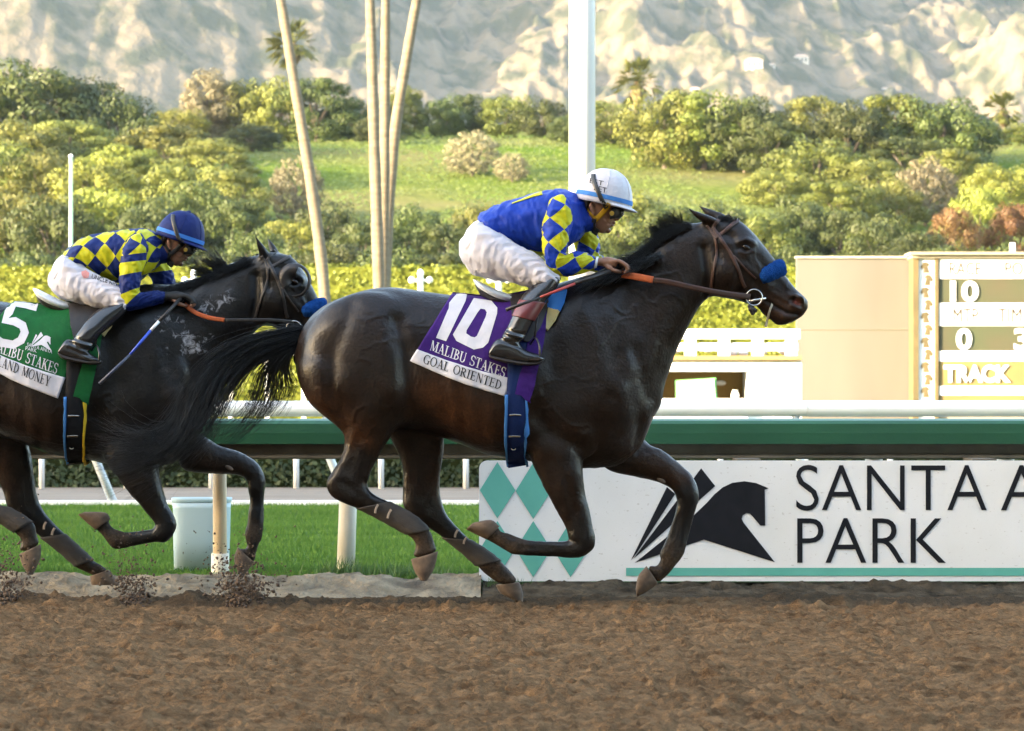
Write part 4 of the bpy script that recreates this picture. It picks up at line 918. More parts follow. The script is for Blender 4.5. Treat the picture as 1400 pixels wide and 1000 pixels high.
MUSCLE = [([(482, 418), (458, 480), (452, 540), (472, 585)], 8, -.012), ([(538, 546)], 20, .020), ([(556, 480), (562, 530), (562, 575)], 9, -.010), ([(790, 405), (812, 460), (842, 535)], 10, .009), ([(748, 430), (764, 520), (738, 572)], 13, -.016),
          ([(868, 480), (886, 545), (872, 612)], 8, -.016), ([(884, 362), (852, 430)], 8, -.007), ([(932, 400), (884, 480), (852, 525)], 15, .013), ([(905, 350), (870, 395), (838, 430)], 12, .006), ([(786, 650)], 10, .008), ([(640, 440), (690, 450)], 20, .004),
          ([(512, 600), (500, 650)], 3, .004), ([(535, 570), (520, 610)], 2.5, .004), ([(895, 470), (880, 520)], 2.5, .004), ([(600, 600), (640, 612)], 8, .005), ([(520, 410), (470, 440)], 18, .005),([(832, 400), (846, 450), (842, 520), (822, 575)], 13, -.010), ([(950, 420), (918, 480), (892, 545)], 8, -.008), ([(735, 565), (758, 597), (798, 612)], 10, -.016), ([(772, 560)], 34, .014), ([(850, 560)], 30, .012),
          ([(543, 440), (553, 490), (557, 560)], 10, -.020), ([(448, 470), (456, 530), (476, 580)], 9, -.008), ([(500, 480)], 40, .010), ([(556, 418)], 26, .008), ([(520, 545)], 26, .012), ([(430, 500), (436, 545)], 12, .006),
          ([(492, 598), (478, 640)], 6, -.008), ([(880, 600), (870, 560), (862, 520)], 9, -.010), ([(700, 470), (712, 560)], 16, -.004), ([(590, 470), (600, 570)], 22, -.008),
          ([(775, 655), (788, 715)], 5, -.006), ([(752, 650), (775, 712)], 5, -.003), ([(755, 750), (712, 749)], 3, -.004), ([(930, 705), (919, 738)], 3, -.004), ([(930, 640), (936, 662)], 6, -.004), ([(470, 660), (500, 684)], 5, -.006), ([(520, 696), (560, 722)], 3, -.004),
          ([(640, 470), (648, 590)], 7, .006), ([(616, 480), (622, 580)], 7, .006), ([(664, 480), (674, 600)], 7, .005), ([(688, 480), (694, 600)], 6, .004), ([(594, 500), (600, 570)], 7, .005)]
FACE = [([(962, 340), (968, 372), (966, 402)], 6, -.014), ([(990, 372)], 16, .010), ([(1016, 362), (1034, 376), (1052, 391)], 5, .006), ([(1010, 331), (1020, 328), (1030, 333)], 4, .008), ([(1020, 339)], 6, -.010), ([(1020, 350)], 6, .003), ([(1036, 352), (1050, 372)], 5, -.004),
        ([(1085, 410), (1090, 413), (1094, 416)], 4.2, -.026), ([(1081, 406), (1088, 404), (1097, 408)], 2.5, .006), ([(1082, 417), (1092, 421)], 2.5, .005), ([(1046, 411), (1060, 419), (1076, 428), (1092, 431)], 2.2, -.009), ([(1058, 428), (1070, 436)], 5, .004), ([(975, 330), (985, 355)], 4, -.004), ([(1000, 320), (1008, 340)], 6, -.005)]

FACE2 = [([(978, 330), (1000, 335), (1006, 360), (1000, 395), (985, 405)], 7, .006), ([(1030, 385), (1045, 400)], 5, -.004), ([(1062, 385), (1074, 398)], 4, -.003), ([(1048, 395), (1062, 404), (1074, 412)], 2.2, .004), ([(1036, 362), (1047, 380), (1050, 396)], 1.8, .0035), ([(1066, 408), (1078, 418)], 2.5, -.003), ([(1072, 432), (1080, 437)], 3, .004), ([(1012, 344), (1020, 347), (1029, 343)], 2, .006), ([(985, 318), (1000, 325)], 5, -.004), ([(990, 400), (1020, 410)], 3, .004)]
def horse(Y0, trunk_mp, neck, head_mp, legs, label, ccol, near=.145):
    e = empty('racehorse', (P(*trunk_mp(640, 560), Y0)[0], Y0, 0), label, 'horse', 'racehorses at full gallop')
    hs = head_mp.scale * Y0 / 20.; ts = trunk_mp.scale * Y0 / 20.
    parts = [loft(TRUNKS, Y0, 72, 12, .92, trunk_mp, ts, skew=.12), loft(neck, Y0, 64, 10, .95, None, ts, skew=.15), loft(HEAD, Y0, 40, 8, .9, head_mp, hs, skew=-.12)]
    for sg in (-1, 1):     # cheeks, haunches, shoulders
        c = P(*head_mp(988, 368), Y0); parts.append(ellipsoid(c + np.array((0, sg * .055 * hs, 0)), .13 * hs, .045 * hs, .12 * hs))
        c = P(*trunk_mp(505, 490), Y0); parts.append(ellipsoid(c + np.array((0, sg * .13 * ts, 0)), .34 * ts, .155 * ts, .33 * ts, 48, 32))
        c = P(*trunk_mp(800, 520), Y0); parts.append(ellipsoid(c + np.array((0, sg * .11 * ts, 0)), .22 * ts, .13 * ts, .36 * ts, 48, 32, rot=-18))
        c = P(*trunk_mp(775, 590), Y0); parts.append(ellipsoid(c + np.array((0, sg * .15 * ts, 0)), .17 * ts, .085 * ts, .14 * ts, 40, 24, rot=20))
        # brow
        c = P(*head_mp(1018, 333), Y0); parts.append(ellipsoid(c + np.array((0, sg * .08 * hs, 0)), .035 * hs, .022 * hs, .022 * hs, rot=35))
        c = P(*head_mp(1090, 413), Y0); parts.append(ellipsoid(c + np.array((0, sg * .042 * hs, 0)), .034 * hs, .022 * hs, .034 * hs, rot=40))
    # ears laid back, hollow side turned out
    ear = [(986, 303, 970, 307, .028), (978, 296, 962, 306, .032), (962, 290, 950, 301, .026), (948, 285, 943, 292, .016), (938, 282, 937, 284, .006)]
    for sg in (-1, 1):
        sh = (0, 0) if sg < 0 else (14, -4)
        ea = [(a + sh[0], b + sh[1], c + sh[0], d + sh[1], w, sg * (.052 + .022 * i / 4)) for i, (a, b, c, d, w) in enumerate(ear)] if legs['ears'] is None else [(*p, sg * (.05 + .012 * i)) for i, p in enumerate(legs['ears'][0 if sg < 0 else 1])]
        parts.append(loft(ea, Y0, 14, 3, 1, head_mp if legs['ears'] is None else None, hs))
    L = {}
    for nm, sg in (('near_fore', -1), ('far_fore', 1), ('near_hind', -1), ('far_hind', 1)):
        secs, hoof = legs[nm]; secs = [(*s[:5], sg * near * (.75 if i == 0 else 1.0)) for i, s in enumerate(secs)]
        parts.append(loft(secs, Y0, 32, 8, .92, None, ts)); L[nm] = secs
    V, Q, lap = union(parts, .0075, 5)
    px, py = PX(V)      # even out the big muscle masses, keep legs and head crisp
    core = [trunk_mp(*p) for p in ((440, 490), (520, 490), (640, 510), (760, 505), (850, 490))] + [((s[0] + s[2]) / 2, (s[1] + s[3]) / 2) for s in neck[2:6]]
    wsm = np.clip((118 - segdist(px, py, core)) / 35, 0, 1)[:, None]
    V0 = V.copy()
    for _ in range(55): V = V + .5 * wsm * lap(V)
    msc = [m for m in MUSCLE if min(p[1] for p in m[0]) < 640 and not (m[0][0][1] > 600)] if trunk_mp is not ident else MUSCLE
    V = strokes(V, Q, [(m_[0], m_[1] * 1.25, m_[2]) for m_ in msc], trunk_mp)
    for _ in range(6): V = V + .5 * wsm * lap(V)
    lw = (1 - wsm[:, 0]) * (PX(V)[1] > trunk_mp(0, 600)[1]); V = V + normals(V, Q) * (lw * (.008 * (fbm(V[:, 0] * 22, V[:, 1] * 22, V[:, 2] * 16, 3) - .5)))[:, None]
    V = strokes(V, Q, [(f_[0], f_[1], f_[2] * (1.0 if f_[2] < -.02 else 1.4)) for f_ in FACE + FACE2], head_mp); V = V + .3 * lap(V)
    V = V + normals(V, Q) * (.009 * (fbm(V[:, 0] * 7, V[:, 1] * 7, V[:, 2] * 7, 4) - .5))[:, None]
    # veins standing out on shoulder, belly, neck and thighs
    vn = np.exp(-((fbm(V[:, 0] * 5.5 + 3, V[:, 1] * 5.5, V[:, 2] * 5.5, 3) - .5) / .016) ** 2) * np.clip((fbm(V[:, 0] * 3, V[:, 1] * 3 + 8, V[:, 2] * 3, 2) - .42) * 5, 0, 1)
    V = V + normals(V, Q) * (.0030 * vn)[:, None]
    body = fast_mesh('body', V, Q, COAT, e)
    # coat colours
    px, py = PX(V); base, tan, blk, dust = (np.array(c) for c in ccol)
    C = np.tile(base, (len(V), 1)); al = np.ones(len(V))
    def blend(Cc, w): 
        nonlocal C
        C = C * (1 - w[:, None]) + Cc * w[:, None]
    nz = fbm(V[:, 0] * 4, V[:, 1] * 4, V[:, 2] * 4, 4); nf = fbm(V[:, 0] * 22, V[:, 1] * 22, V[:, 2] * 22, 3)
    for poly, r in ((((436, 560), (470, 592), (490, 600)), 26), (((590, 540), (660, 590)), 34), (((600, 620), (604, 680)), 16), (((880, 625), (930, 650)), 20)):
        blend(tan, np.clip(np.exp(-(segdist(px, py, [trunk_mp(*p) for p in poly]) / r) ** 2) * (nz + .2), 0, 1))
    blend(tan * .8, np.clip(np.exp(-(segdist(px, py, [head_mp(1040, 420), head_mp(1095, 425)]) / 18) ** 2), 0, 1) * .7)
    for nm, secs in L.items():
        c0 = [((s[0] + s[2]) / 2, (s[1] + s[3]) / 2) for s in secs]
        sg = -1 if 'near' in nm else 1; sidew = ((V[:, 1] - Y0) * sg > .02)
        k0 = 6 if 'fore' in nm else 5
        blend(blk, np.clip(1.6 - segdist(px, py, c0[k0:]) / 16, 0, 1) * sidew * .85)
        d1 = segdist(px, py, c0[-4:]); w = np.clip(1.7 - d1 / 14, 0, 1) * np.clip(nf * 2.2 - .35, 0, 1) * sidew; blend(dust, w * .8); al *= 1 - .85 * w
    blend(np.array((.20, .045, .03)), np.clip(1.4 - segdist(px, py, [head_mp(1088, 412.5), head_mp(1092, 414.5)]) / 3.2, 0, 1) * (V[:, 1] < Y0) * .8)
    blend(blk, np.clip(1.5 - segdist(px, py, [head_mp(1047, 411), head_mp(1062, 420), head_mp(1090, 431)]) / 2.2, 0, 1) * .8)
    # faint grey scratches of sweat and dust
    sc = np.clip(fbm(V[:, 0] * 12, V[:, 1] * 12, V[:, 2] * 30, 4) - .56, 0, 1) * 3
    up = np.clip(1 - segdist(px, py, [trunk_mp(845, 500), trunk_mp(870, 600)]) / 60, 0, 1) + np.clip(1 - segdist(px, py, [head_mp(1030, 345), head_mp(1055, 380)]) / 24, 0, 1)
    blend(np.array((.06, .055, .052)), np.clip(sc * up, 0, .5)); al *= 1 - np.clip(sc * up, 0, .5)
    foam = np.zeros(len(V))
    if legs.get('lather'):
        for poly, r in legs['lather']:
            w = np.clip(1.25 - segdist(px, py, poly) / r, 0, 1) * (V[:, 1] < Y0)
            st = np.clip((fbm(V[:, 0] * 34, V[:, 1] * 34, V[:, 2] * 22, 4) - .53) * 9, 0, 1); st2 = np.clip((fbm(V[:, 0] * 9 + 4, V[:, 1] * 9, V[:, 2] * 9, 3) - .44) * 4, 0, 1)
            foam = np.maximum(foam, w * np.clip(.35 + .65 * st2, 0, 1))
    set_tint(body, np.concatenate([C, al[:, None]], 1))
    fa = body.data.attributes.new('foam', 'FLOAT', 'POINT'); fa.data.foreach_set('value', foam.astype(np.float32))
    # hooves
    for nm, sg in (('near_fore', -1), ('far_fore', 1), ('near_hind', -1), ('far_hind', 1)):
        hf = [(*s[:4], s[4], sg * near) for s in legs[nm][1]]
        v, f = loft(hf, Y0, 20, 4, .9, None, ts, rnd=False); h = mesh_obj('hoof', v, f, HOOF, e, True)
    # eyes
    for sg in (-1, 1):
        h = P(*head_mp(1020.5, 338.5), Y0 + sg * .086 * hs); v, f = ellipsoid(h, .021 * hs, .013 * hs, .0135 * hs, 16, 10, 30); mesh_obj('eye', v, f, EYE, e, True)
    bvh = BVHTree.FromPolygons([Vector(v) for v in V], [tuple(int(i) for i in f) for f in Q])
    return e, bvh, L, hs, ts

def strands(name, guides, n, r0, m, parent, seg=14, jit=.012, fray=.05, wave=.01, Yspread=.05, seed=1):
    """hair: n tapering strands between guide curves (each a list of (px,py,Y,)); three-sided tubes"""
    r = np.random.default_rng(seed); G = [catmull([P(*q) for q in g], 8) for g in guides]; m_ = min(len(g) for g in G)
    G = np.array([g[np.linspace(0, len(g) - 1, 40).astype(int)] for g in G]); ng = len(G); V = []; Fq = []
    for i in range(n):
        u = r.random() * (ng - 1); k = int(u); f = u - k; k2 = min(k + 1, ng - 1)
        c = G[k] * (1 - f) + G[k2] * f; L = .55 + .45 * r.random() ** .6
        tt = np.linspace(0, L, seg); idx = tt * 39; i0 = np.floor(idx).astype(int); i1 = np.minimum(i0 + 1, 39); ff = (idx - i0)[:, None]
        c = c[i0] * (1 - ff) + c[i1] * ff
        off = r.normal(size=3) * np.array((jit, Yspread, jit)); fr = r.normal(size=3) * np.array((fray, fray * .6, fray)); ph = r.random(3) * 6.28; wv = wave * r.normal(size=3)
        s = np.linspace(0, 1, seg)[:, None]
        c = c + off * (.35 + .65 * s) + fr * s ** 2 * L + wv * np.sin(s * 5 + ph) * s
        rad = r0 * (.6 + .8 * r.random()) * (1 - .85 * np.linspace(0, 1, seg) ** 1.5)
        t = np.gradient(c, axis=0); t /= np.linalg.norm(t, axis=1)[:, None] + 1e-9
        a = np.cross(t, (0, 1., .1)); a /= np.linalg.norm(a, axis=1)[:, None] + 1e-9; b = np.cross(t, a); n0 = len(V) * 1
        ring = np.stack([c + rad[:, None] * (math.cos(q_) * a + math.sin(q_) * b) for q_ in (0, 2.094, 4.189)], 1)
        base = i * seg * 3; V.append(ring.reshape(-1, 3)); j = np.arange(seg - 1)[:, None] * 3; kk = np.arange(3)[None, :]
        Fq.append(np.stack([base + j + kk, base + j + (kk + 1) % 3, base + j + 3 + (kk + 1) % 3, base + j + 3 + kk], -1).reshape(-1, 4))
    return fast_mesh(name, np.concatenate(V), np.concatenate(Fq), m, parent)

def ribbon(name, pts, w, bvh, m, parent, off=.004, thick=.003, Y0=None, mirror=False, mp=None, sub=6, Yfix=None, taper=None):
    """flat strap: photo polyline laid on a surface (or at depth Yfix), width w in pixels"""
    if mp: pts = [mp(*p) for p in pts]; w = w * mp.scale
    C = catmull(pts, sub); t = np.gradient(C, axis=0); t /= np.linalg.norm(t, axis=1)[:, None] + 1e-9; nrm = np.stack([-t[:, 1], t[:, 0]], -1)
    rows = []; last = None
    for i, (c, nn) in enumerate(zip(C, nrm)):
        ww = w * (1 if taper is None else taper[0] + (taper[1] - taper[0]) * i / (len(C) - 1)); row = []
        for s in (-.5, -.17, .17, .5):
            q_ = c + nn * ww * s
            if Yfix is not None:
                yy = Yfix(i / (len(C) - 1)) if callable(Yfix) else Yfix; h = Vector(P(q_[0], q_[1], yy)); no = Vector((0, -1, 0))
            else:
                hh = cast(bvh, q_[0], q_[1])
                if hh is None or (Y0 is not None and hh[0].y > Y0 + .02): 
                    if last is None: row = None; break
                    h = Vector(P(q_[0], q_[1], last[0].y)); no = last[1]
                else: h, no = hh; last = (h, no)
            row.append((h + no * off, h + no * (off + thick)))
        if row: rows.append(row)
    V = []; Fc = []
    for row in rows: V += [a for a, b in row] + [b for a, b in row]
    for i in range(len(rows) - 1):
        o0, o1 = i * 8, (i + 1) * 8
        for k in range(3):
            Fc.append((o0 + k, o0 + k + 1, o1 + k + 1, o1 + k)); Fc.append((o0 + 4 + k, o1 + 4 + k, o1 + 5 + k, o0 + 5 + k))
        Fc.append((o0, o1, o1 + 4, o0 + 4)); Fc.append((o0 + 3, o0 + 7, o1 + 7, o1 + 3))
    if rows:
        e_ = (len(rows) - 1) * 8; Fc.append((0, 4, 5, 6, 7, 3, 2, 1)); Fc.append((e_, e_ + 1, e_ + 2, e_ + 3, e_ + 7, e_ + 6, e_ + 5, e_ + 4))
    o = mesh_obj(name, [tuple(v) for v in V], Fc, m, parent, True)
    if mirror: mesh_obj(name, [(v[0], 2 * Y0 - v[1], v[2]) for v in V], [f[::-1] for f in Fc], m, parent, True)
    return o
def ring3(c, r, rr, n=24, k=8, rot=0, sq=1.0):
    V = [];Fc = []
    for i in range(n):
        a = 2 * math.pi * i / n
        for j in range(k):
            b = 2 * math.pi * j / k; x = (r + rr * math.cos(b)) * math.cos(a) ; z = (r * sq + rr * math.cos(b)) * math.sin(a)
            V.append((c[0] + x * math.cos(rot) + z * math.sin(rot), c[1] + rr * math.sin(b), c[2] - x * math.sin(rot) + z * math.cos(rot)))
    for i in range(n):
        for j in range(k): Fc.append((i * k + j, ((i + 1) % n) * k + j, ((i + 1) % n) * k + (j + 1) % k, i * k + (j + 1) % k))
    return V, Fc

def bridle(Y0, mp, bvh, hs, leather, rein, label, grip_from, blinker=False):
    e = empty('bridle', P(*mp(1030, 405), Y0), label, 'bridle'); kw = dict(bvh=bvh, parent=e, Y0=Y0, mirror=True, mp=mp)
    ribbon('cheek_strap', [(974, 311), (984, 325), (998, 345), (1008, 366), (1014, 383), (1019, 393)], 4.6, m=leather, **kw)
    ribbon('throat_strap', [(966, 308), (977, 325), (980, 345), (976, 370), (973, 392), (971, 404)], 3.6, m=leather, **kw)
    ribbon('brow_band', [(1011, 301), (1000, 309), (989, 318), (978, 326)], 4.6, m=leather, **kw)
    ribbon('crown_strap', [(985, 299), (978, 306), (976, 313), (980, 322)], 4.6, m=leather, **kw)
    ribbon('nose_strap', [(1003, 350), (1018, 366), (1034, 381)], 2.2, m=leather, **kw)
    ribbon('chin_strap', [(1026, 412), (1031, 422), (1036, 424)], 4, m=leather, **kw)
    # fleece noseband roll, wrapped over the nose
    pts = [mp(*p) for p in ((1043, 381), (1051, 376), (1062, 370), (1070, 365))]
    secs = [(1038, 372, 1046, 388, .03, -.066), (1045, 365, 1053, 386, .036, -.06), (1056, 358, 1064, 382, .04, -.036), (1066, 354.5, 1072, 378, .042, -.014), (1072, 358, 1076, 372, .03, 0.0), (1066, 354.5, 1072, 378, .042, .014), (1056, 358, 1064, 382, .04, .036), (1045, 365, 1053, 386, .036, .06), (1038, 372, 1046, 388, .03, .066)]
    V, Fc = loft([(*s[:4], s[4] * 1.0, s[5] * hs) for s in secs], Y0, 20, 5, 1, mp, hs)
    if True:
        V = np.array(V); V = V + (rng.random(V.shape) - .5) * .006
    mesh_obj('fleece_roll', V, Fc, FLEECE, e, True)
    # bit ring, buckle, mouthpiece
    h = cast(bvh, *mp(1030, 402)); yb = (h[0].y if h else Y0 - .05) - .012
    for sg in (-1, 1):
        y = yb if sg < 0 else 2 * Y0 - yb; c = P(*mp(1031, 407), y); V, Fc = ring3(c, .040 * hs, .0045); mesh_obj('bit_ring', V, Fc, STEEL, e, True)
        a = P(*mp(1024, 412), y); b = P(*mp(1047, 408), y + .01 * -sg); mesh_obj('bit_bar', *tube([a, b], [.006, .009], 10), STEEL, e, True)
        V, Fc = ring3(P(*mp(1019, 387.5), y - .004 * -sg * -1), .014 * hs, .003, 8, 6, .4); mesh_obj('buckle', V, Fc, STEEL, e)
    # ring tie under the chin, tongue tie
    mesh_obj('chin_rubber', *union([ellipsoid(P(*mp(1027 + dx, 423 + dy), yb), r, r, r, 10, 8) for dx, dy, r in ((0, 0, .016), (4, 1, .014), (2, 5, .013), (-2, -4, .012))], .004, 2)[:2], LEATHB, e, True)
    ribbon('tongue_tie', [(1056, 415), (1053, 424), (1051, 432), (1048, 446)], 3.0, m=mat('tie_cloth', (.5, .46, .36), .8), bvh=bvh, parent=e, Y0=Y0, mp=mp)
    # reins: pixel path from the ring to the hand with given depth at both ends
    (rp, ya, yb2, k) = rein; N = len(rp)
    def dep(t): return yb + (yb2 - yb) * t
    cut = grip_from
    ribbon('rein', rp[:cut + 1], 8.2 * k, None, leather, e, 0, .004, Yfix=lambda t: yb + (yb2 - yb) * t * cut / (N - 1) - .07 * math.sin(math.pi * t * cut / (N - 1)), taper=(1, .9))
    ribbon('rein_grip', rp[cut:], 9.4 * k, None, GRIP, e, 0, .006, Yfix=lambda t: yb + (yb2 - yb) * (cut + t * (N - 1 - cut)) / (N - 1) - .07 * math.sin(math.pi * (cut + t * (N - 1 - cut)) / (N - 1)))
    off2 = 2 * Y0
    ribbon('rein', [(x + 3, y - 1) for x, y in rp], 8.0 * k, None, leather, e, 0, .004, Yfix=lambda t: off2 - (yb + (yb2 - yb) * t))
    if blinker:
        hh = cast(bvh, *mp(1020, 338))
        for sg in (-1, 1):
            V = []; Fc = []; n = 26; prof = [(0, .008, .0), (.25, .034, .014), (.55, .060, .030), (1, .074, .010), (1.05, .084, .004), (1.0, .086, -.012)]
            c = P(*mp(1019, 337), Y0 - .088 * hs)
            for (k_, r, d) in prof:
                for i in range(n):
                    a = 2 * math.pi * i / n; V.append((c[0] + r * math.cos(a), (c[1] - d) if sg < 0 else 2 * Y0 - (c[1] - d), c[2] + r * 1.05 * math.sin(a)))
            # half cup behind the eye only: rear half of the dome stays, the front is open
            for j in range(len(prof) - 1):
                for i in range(n):
                    a = 2 * math.pi * (i + .5) / n
                    if j < 3 and math.cos(a - R(-40)) > -.25: continue
                    Fc.append((j * n + i, j * n + (i + 1) % n, (j + 1) * n + (i + 1) % n, (j + 1) * n + i))
            o = mesh_obj('blinker_cup', V, Fc, LEATHB, e, True); sm = o.modifiers.new('s', 'SOLIDIFY'); sm.thickness = .004
    return e
def leg_wrap(L, nm, k0, k1, Y0, parent, tabs=()):
    secs = L[nm][k0:k1]; v, f = loft(secs, Y0, 18, 5, .95, None, 1.0, grow=.0075, rnd=False)
    v = np.array(v); c = v.reshape(-1, 18, 3).mean(1); i = np.arange(len(c)); g = .0016 * np.sin(i * 2.1)
    v = v + ((v.reshape(-1, 18, 3) - c[:, None]) / (np.linalg.norm(v.reshape(-1, 18, 3) - c[:, None], axis=2)[:, :, None] + 1e-6) * g[:, None, None]).reshape(-1, 3)
    o = mesh_obj('leg_wrap', v, f, WRAP, parent, True)
    for (x0, y0, x1, y1, w) in tabs:
        yy = Y0 + L[nm][k0][5] - L[nm][k0][4] - .012
        ribbon('wrap_tab', [(x0, y0), ((x0 + x1) / 2 - 1, (y0 + y1) / 2), (x1, y1)], w, None, mat('tab', (.32, .25, .19), .6), o, 0, .003, Yfix=yy)

HY1, HY2 = 20.0, 21.2
legs1 = dict(near_fore=NEAR_FORE, far_fore=FAR_FORE, near_hind=NEAR_HIND, far_hind=FAR_HIND, ears=None)
BAY = ((.0115, .0054, .0030), (.054, .021, .0085), (.0062, .0045, .0038), (.085, .056, .036))
h1, bvh1, L1, hs1, ts1 = horse(HY1, ident, NECK1, ident, legs1, 'dark bay racehorse in the lead with purple number cloth and blue noseband', BAY)
TAN2 = ((.0062, .0046, .0040), (.026, .0125, .0068), (.0045, .004, .004), (.06, .043, .03))
tm2 = sim((714, 402), (714, 627), (110, 413), (110, 625))
hm2 = sim((965, 303), (1020, 338), (358, 345), (402.5, 385))
NECK2 = [(*tm2(765, 388), *tm2(835, 610), .175), (*tm2(796, 378), *tm2(890, 580), .17), (216, 392, 300, 525, .145), (248, 384, 322, 490, .118), (282, 374, 337, 468, .10), (314, 359, 348, 456, .09), (340, 350, 360, 446, .084), (362, 345, 380, 436, .08)]
ears2 = [[(372, 350, 354, 352, .028), (367, 339, 350, 343, .03), (358, 328, 347, 331, .022), (347, 316, 345.5, 318, .006)], [(386, 347, 370, 349, .028), (379, 336, 364, 340, .028), (370, 326, 363, 329, .02), (364, 319, 363, 320, .006)]]
NF2 = ([(*tm2(805, 575), *tm2(712, 575), .10), (216, 615, 135, 605, .09), (217, 640, 145, 632, .082), (221, 660, 160, 652, .072), (227, 684, 180, 678, .058), (236, 702, 198, 699, .046), (241, 716, 209, 712, .044), (237, 730, 212, 717, .043), (226, 741, 209, 723, .039), (208, 742, 205, 724, .031), (183, 747.5, 184, 727, .026), (170, 750, 172, 728, .028), (157, 751, 162, 725, .034), (148, 743, 155, 722, .031), (139, 731, 150, 717, .029), (132, 725, 149, 711, .033)],
       [(131, 725, 151, 710, .044), (120, 716, 144, 701, .052), (107, 704, 116, 700, .045)])
FF2 = ([(*tm2(870, 580), 240, 615, .085), (296, 607, 250, 642, .076), (318, 615, 283, 648, .064), (338, 623, 306, 649, .054), (352, 634, 324, 650, .046), (361, 650, 335, 655, .044), (363, 665, 339, 668, .043), (361, 685, 341, 685, .03), (361, 710, 339, 711, .028), (359, 730, 335, 730, .037), (353, 746, 338, 745, .032), (349, 760, 334, 751, .03), (347, 768, 328, 750, .034)],
       [(348, 769, 325, 748, .044), (341, 778, 320, 764, .052), (332, 790, 325, 782, .044)])
NH2 = ([(*tm2(540, 440), *tm2(416, 470), .10), (*tm2(556, 500), *tm2(405, 505), .135), (*tm2(557, 545), *tm2(420, 550), .13), (-42, 578, -130, 578, .105), (-60, 604, -118, 596, .076), (-74, 626, -122, 618, .058), (-84, 646, -134, 640, .05), (-88, 662, -143, 660, .046), (-72, 676, -134, 680, .042), (-40, 684, -70, 694, .033), (-14, 690, -34, 702, .03), (14, 696, -2, 714, .032), (44, 714, 20, 728, .039), (50, 730, 29, 738, .035), (54, 742, 27, 752, .036)],
       [(56, 744, 26, 758, .046), (55, 764, 30, 772, .055), (45, 786, 38, 785, .046)])
FH2 = ([(*tm2(600, 520), *tm2(515, 540), .11), (36, 600, -40, 600, .095), (44, 630, -20, 628, .07), (47, 655, -6, 655, .055), (50, 674, 4, 672, .048), (55, 690, 10, 694, .045), (67, 709, 28, 714, .04), (88, 730, 56, 735, .031), (110, 750, 84, 757, .031), (127, 766, 104, 775, .038), (138, 773, 120, 783, .034), (146, 778, 126, 787, .036)],
       [(149, 779, 123, 788, .048), (157, 790, 124, 795, .056), (164, 800, 125, 799.5, .05)])
legs2 = dict(near_fore=NF2, far_fore=FF2, near_hind=NH2, far_hind=FH2, ears=ears2, lather=[(((268, 440), (290, 425), (303, 402)), 26), (((235, 440), (260, 475), (290, 470)), 28), (((222, 455), (228, 490)), 12)])
h2, bvh2, L2, hs2, ts2 = horse(HY2, tm2, NECK2, hm2, legs2, 'near-black racehorse behind with green number cloth and lathered neck', TAN2)
CALL = mat('chestnut_callus', (.16, .11, .075), .9, (.10, .07, .05), 60)
for bv, hh, px_, py_ in ((bvh1, h1, 906, 660), (bvh2, h2, 315.5, 643)):   # pale horny patch inside the far foreleg
    hit = cast(bv, px_ - 2, py_ - 3)
    if hit: v, f = ellipsoid(np.array(hit[0]) - np.array((0, .003, 0)), .024, .008, .011, 14, 8, 28); mesh_obj('chestnut_callus', v, f, CALL, hh, True)
leg_wrap(L1, 'near_hind', 9, 13, HY1, h1, ((517, 690, 513, 702, 3), (535, 697, 530, 709, 3)))
leg_wrap(L1, 'far_hind', 7, 10, HY1, h1, ((626, 725, 622, 735, 3), (638, 735, 634, 744, 3)))
leg_wrap(L2, 'near_hind', 9, 13, HY2, h2); leg_wrap(L2, 'far_hind', 7, 10, HY2, h2, ((63, 714, 60, 724, 3), (75, 722, 71, 732, 3)))

# tails and manes
ty = HY1
strands('tail', [[(412, 448, ty), (385, 452, ty - .04), (345, 462, ty - .10), (300, 484, ty - .16), (265, 520, ty - .2), (247, 560, ty - .22), (222, 604, ty - .24), (180, 630, ty - .26), (140, 640, ty - .28)],
                 [(410, 458, ty), (380, 466, ty - .04), (340, 478, ty - .09), (300, 505, ty - .13), (275, 545, ty - .18), (255, 585, ty - .2), (225, 614, ty - .22), (190, 628, ty - .24), (150, 634, ty - .26)],
                 [(408, 466, ty), (378, 480, ty - .03), (345, 500, ty - .06), (320, 530, ty - .1), (300, 565, ty - .12), (275, 594, ty - .15), (240, 612, ty - .18), (205, 622, ty - .2), (170, 622, ty - .2)]],
        800, .0016, HAIR, h1, 20, .024, .085, .02, .035, 5)
strands('tail', [[(408, 470, ty), (378, 482, ty - .03), (352, 505, ty - .05), (340, 535, ty - .06), (322, 570, ty - .08), (292, 600, ty - .1), (255, 615, ty - .1)],
                 [(406, 474, ty), (388, 488, ty - .02), (376, 508, ty - .03), (372, 534, ty - .03), (358, 562, ty - .04), (330, 588, ty - .06), (295, 604, ty - .08)],
                 [(405, 478, ty), (398, 492, ty - .01), (399, 510, ty - .01), (406, 528, ty), (398, 546, ty), (375, 566, ty - .02), (350, 580, ty - .03)]],
        300, .0016, HAIR, h1, 18, .008, .04, .014, .02, 8)
strands('tail', [[(250, 530, ty - .2), (232, 575, ty - .24), (200, 590, ty - .27), (160, 580, ty - .28), (134, 562, ty - .3)], [(252, 550, ty - .2), (235, 590, ty - .24), (200, 606, ty - .27), (165, 606, ty - .28), (136, 600, ty - .3)], [(255, 570, ty - .2), (230, 604, ty - .24), (190, 622, ty - .27), (160, 626, ty - .28), (130, 622, ty - .3)]],
        260, .0014, HAIRG, h1, 18, .014, .05, .02, .02, 12)
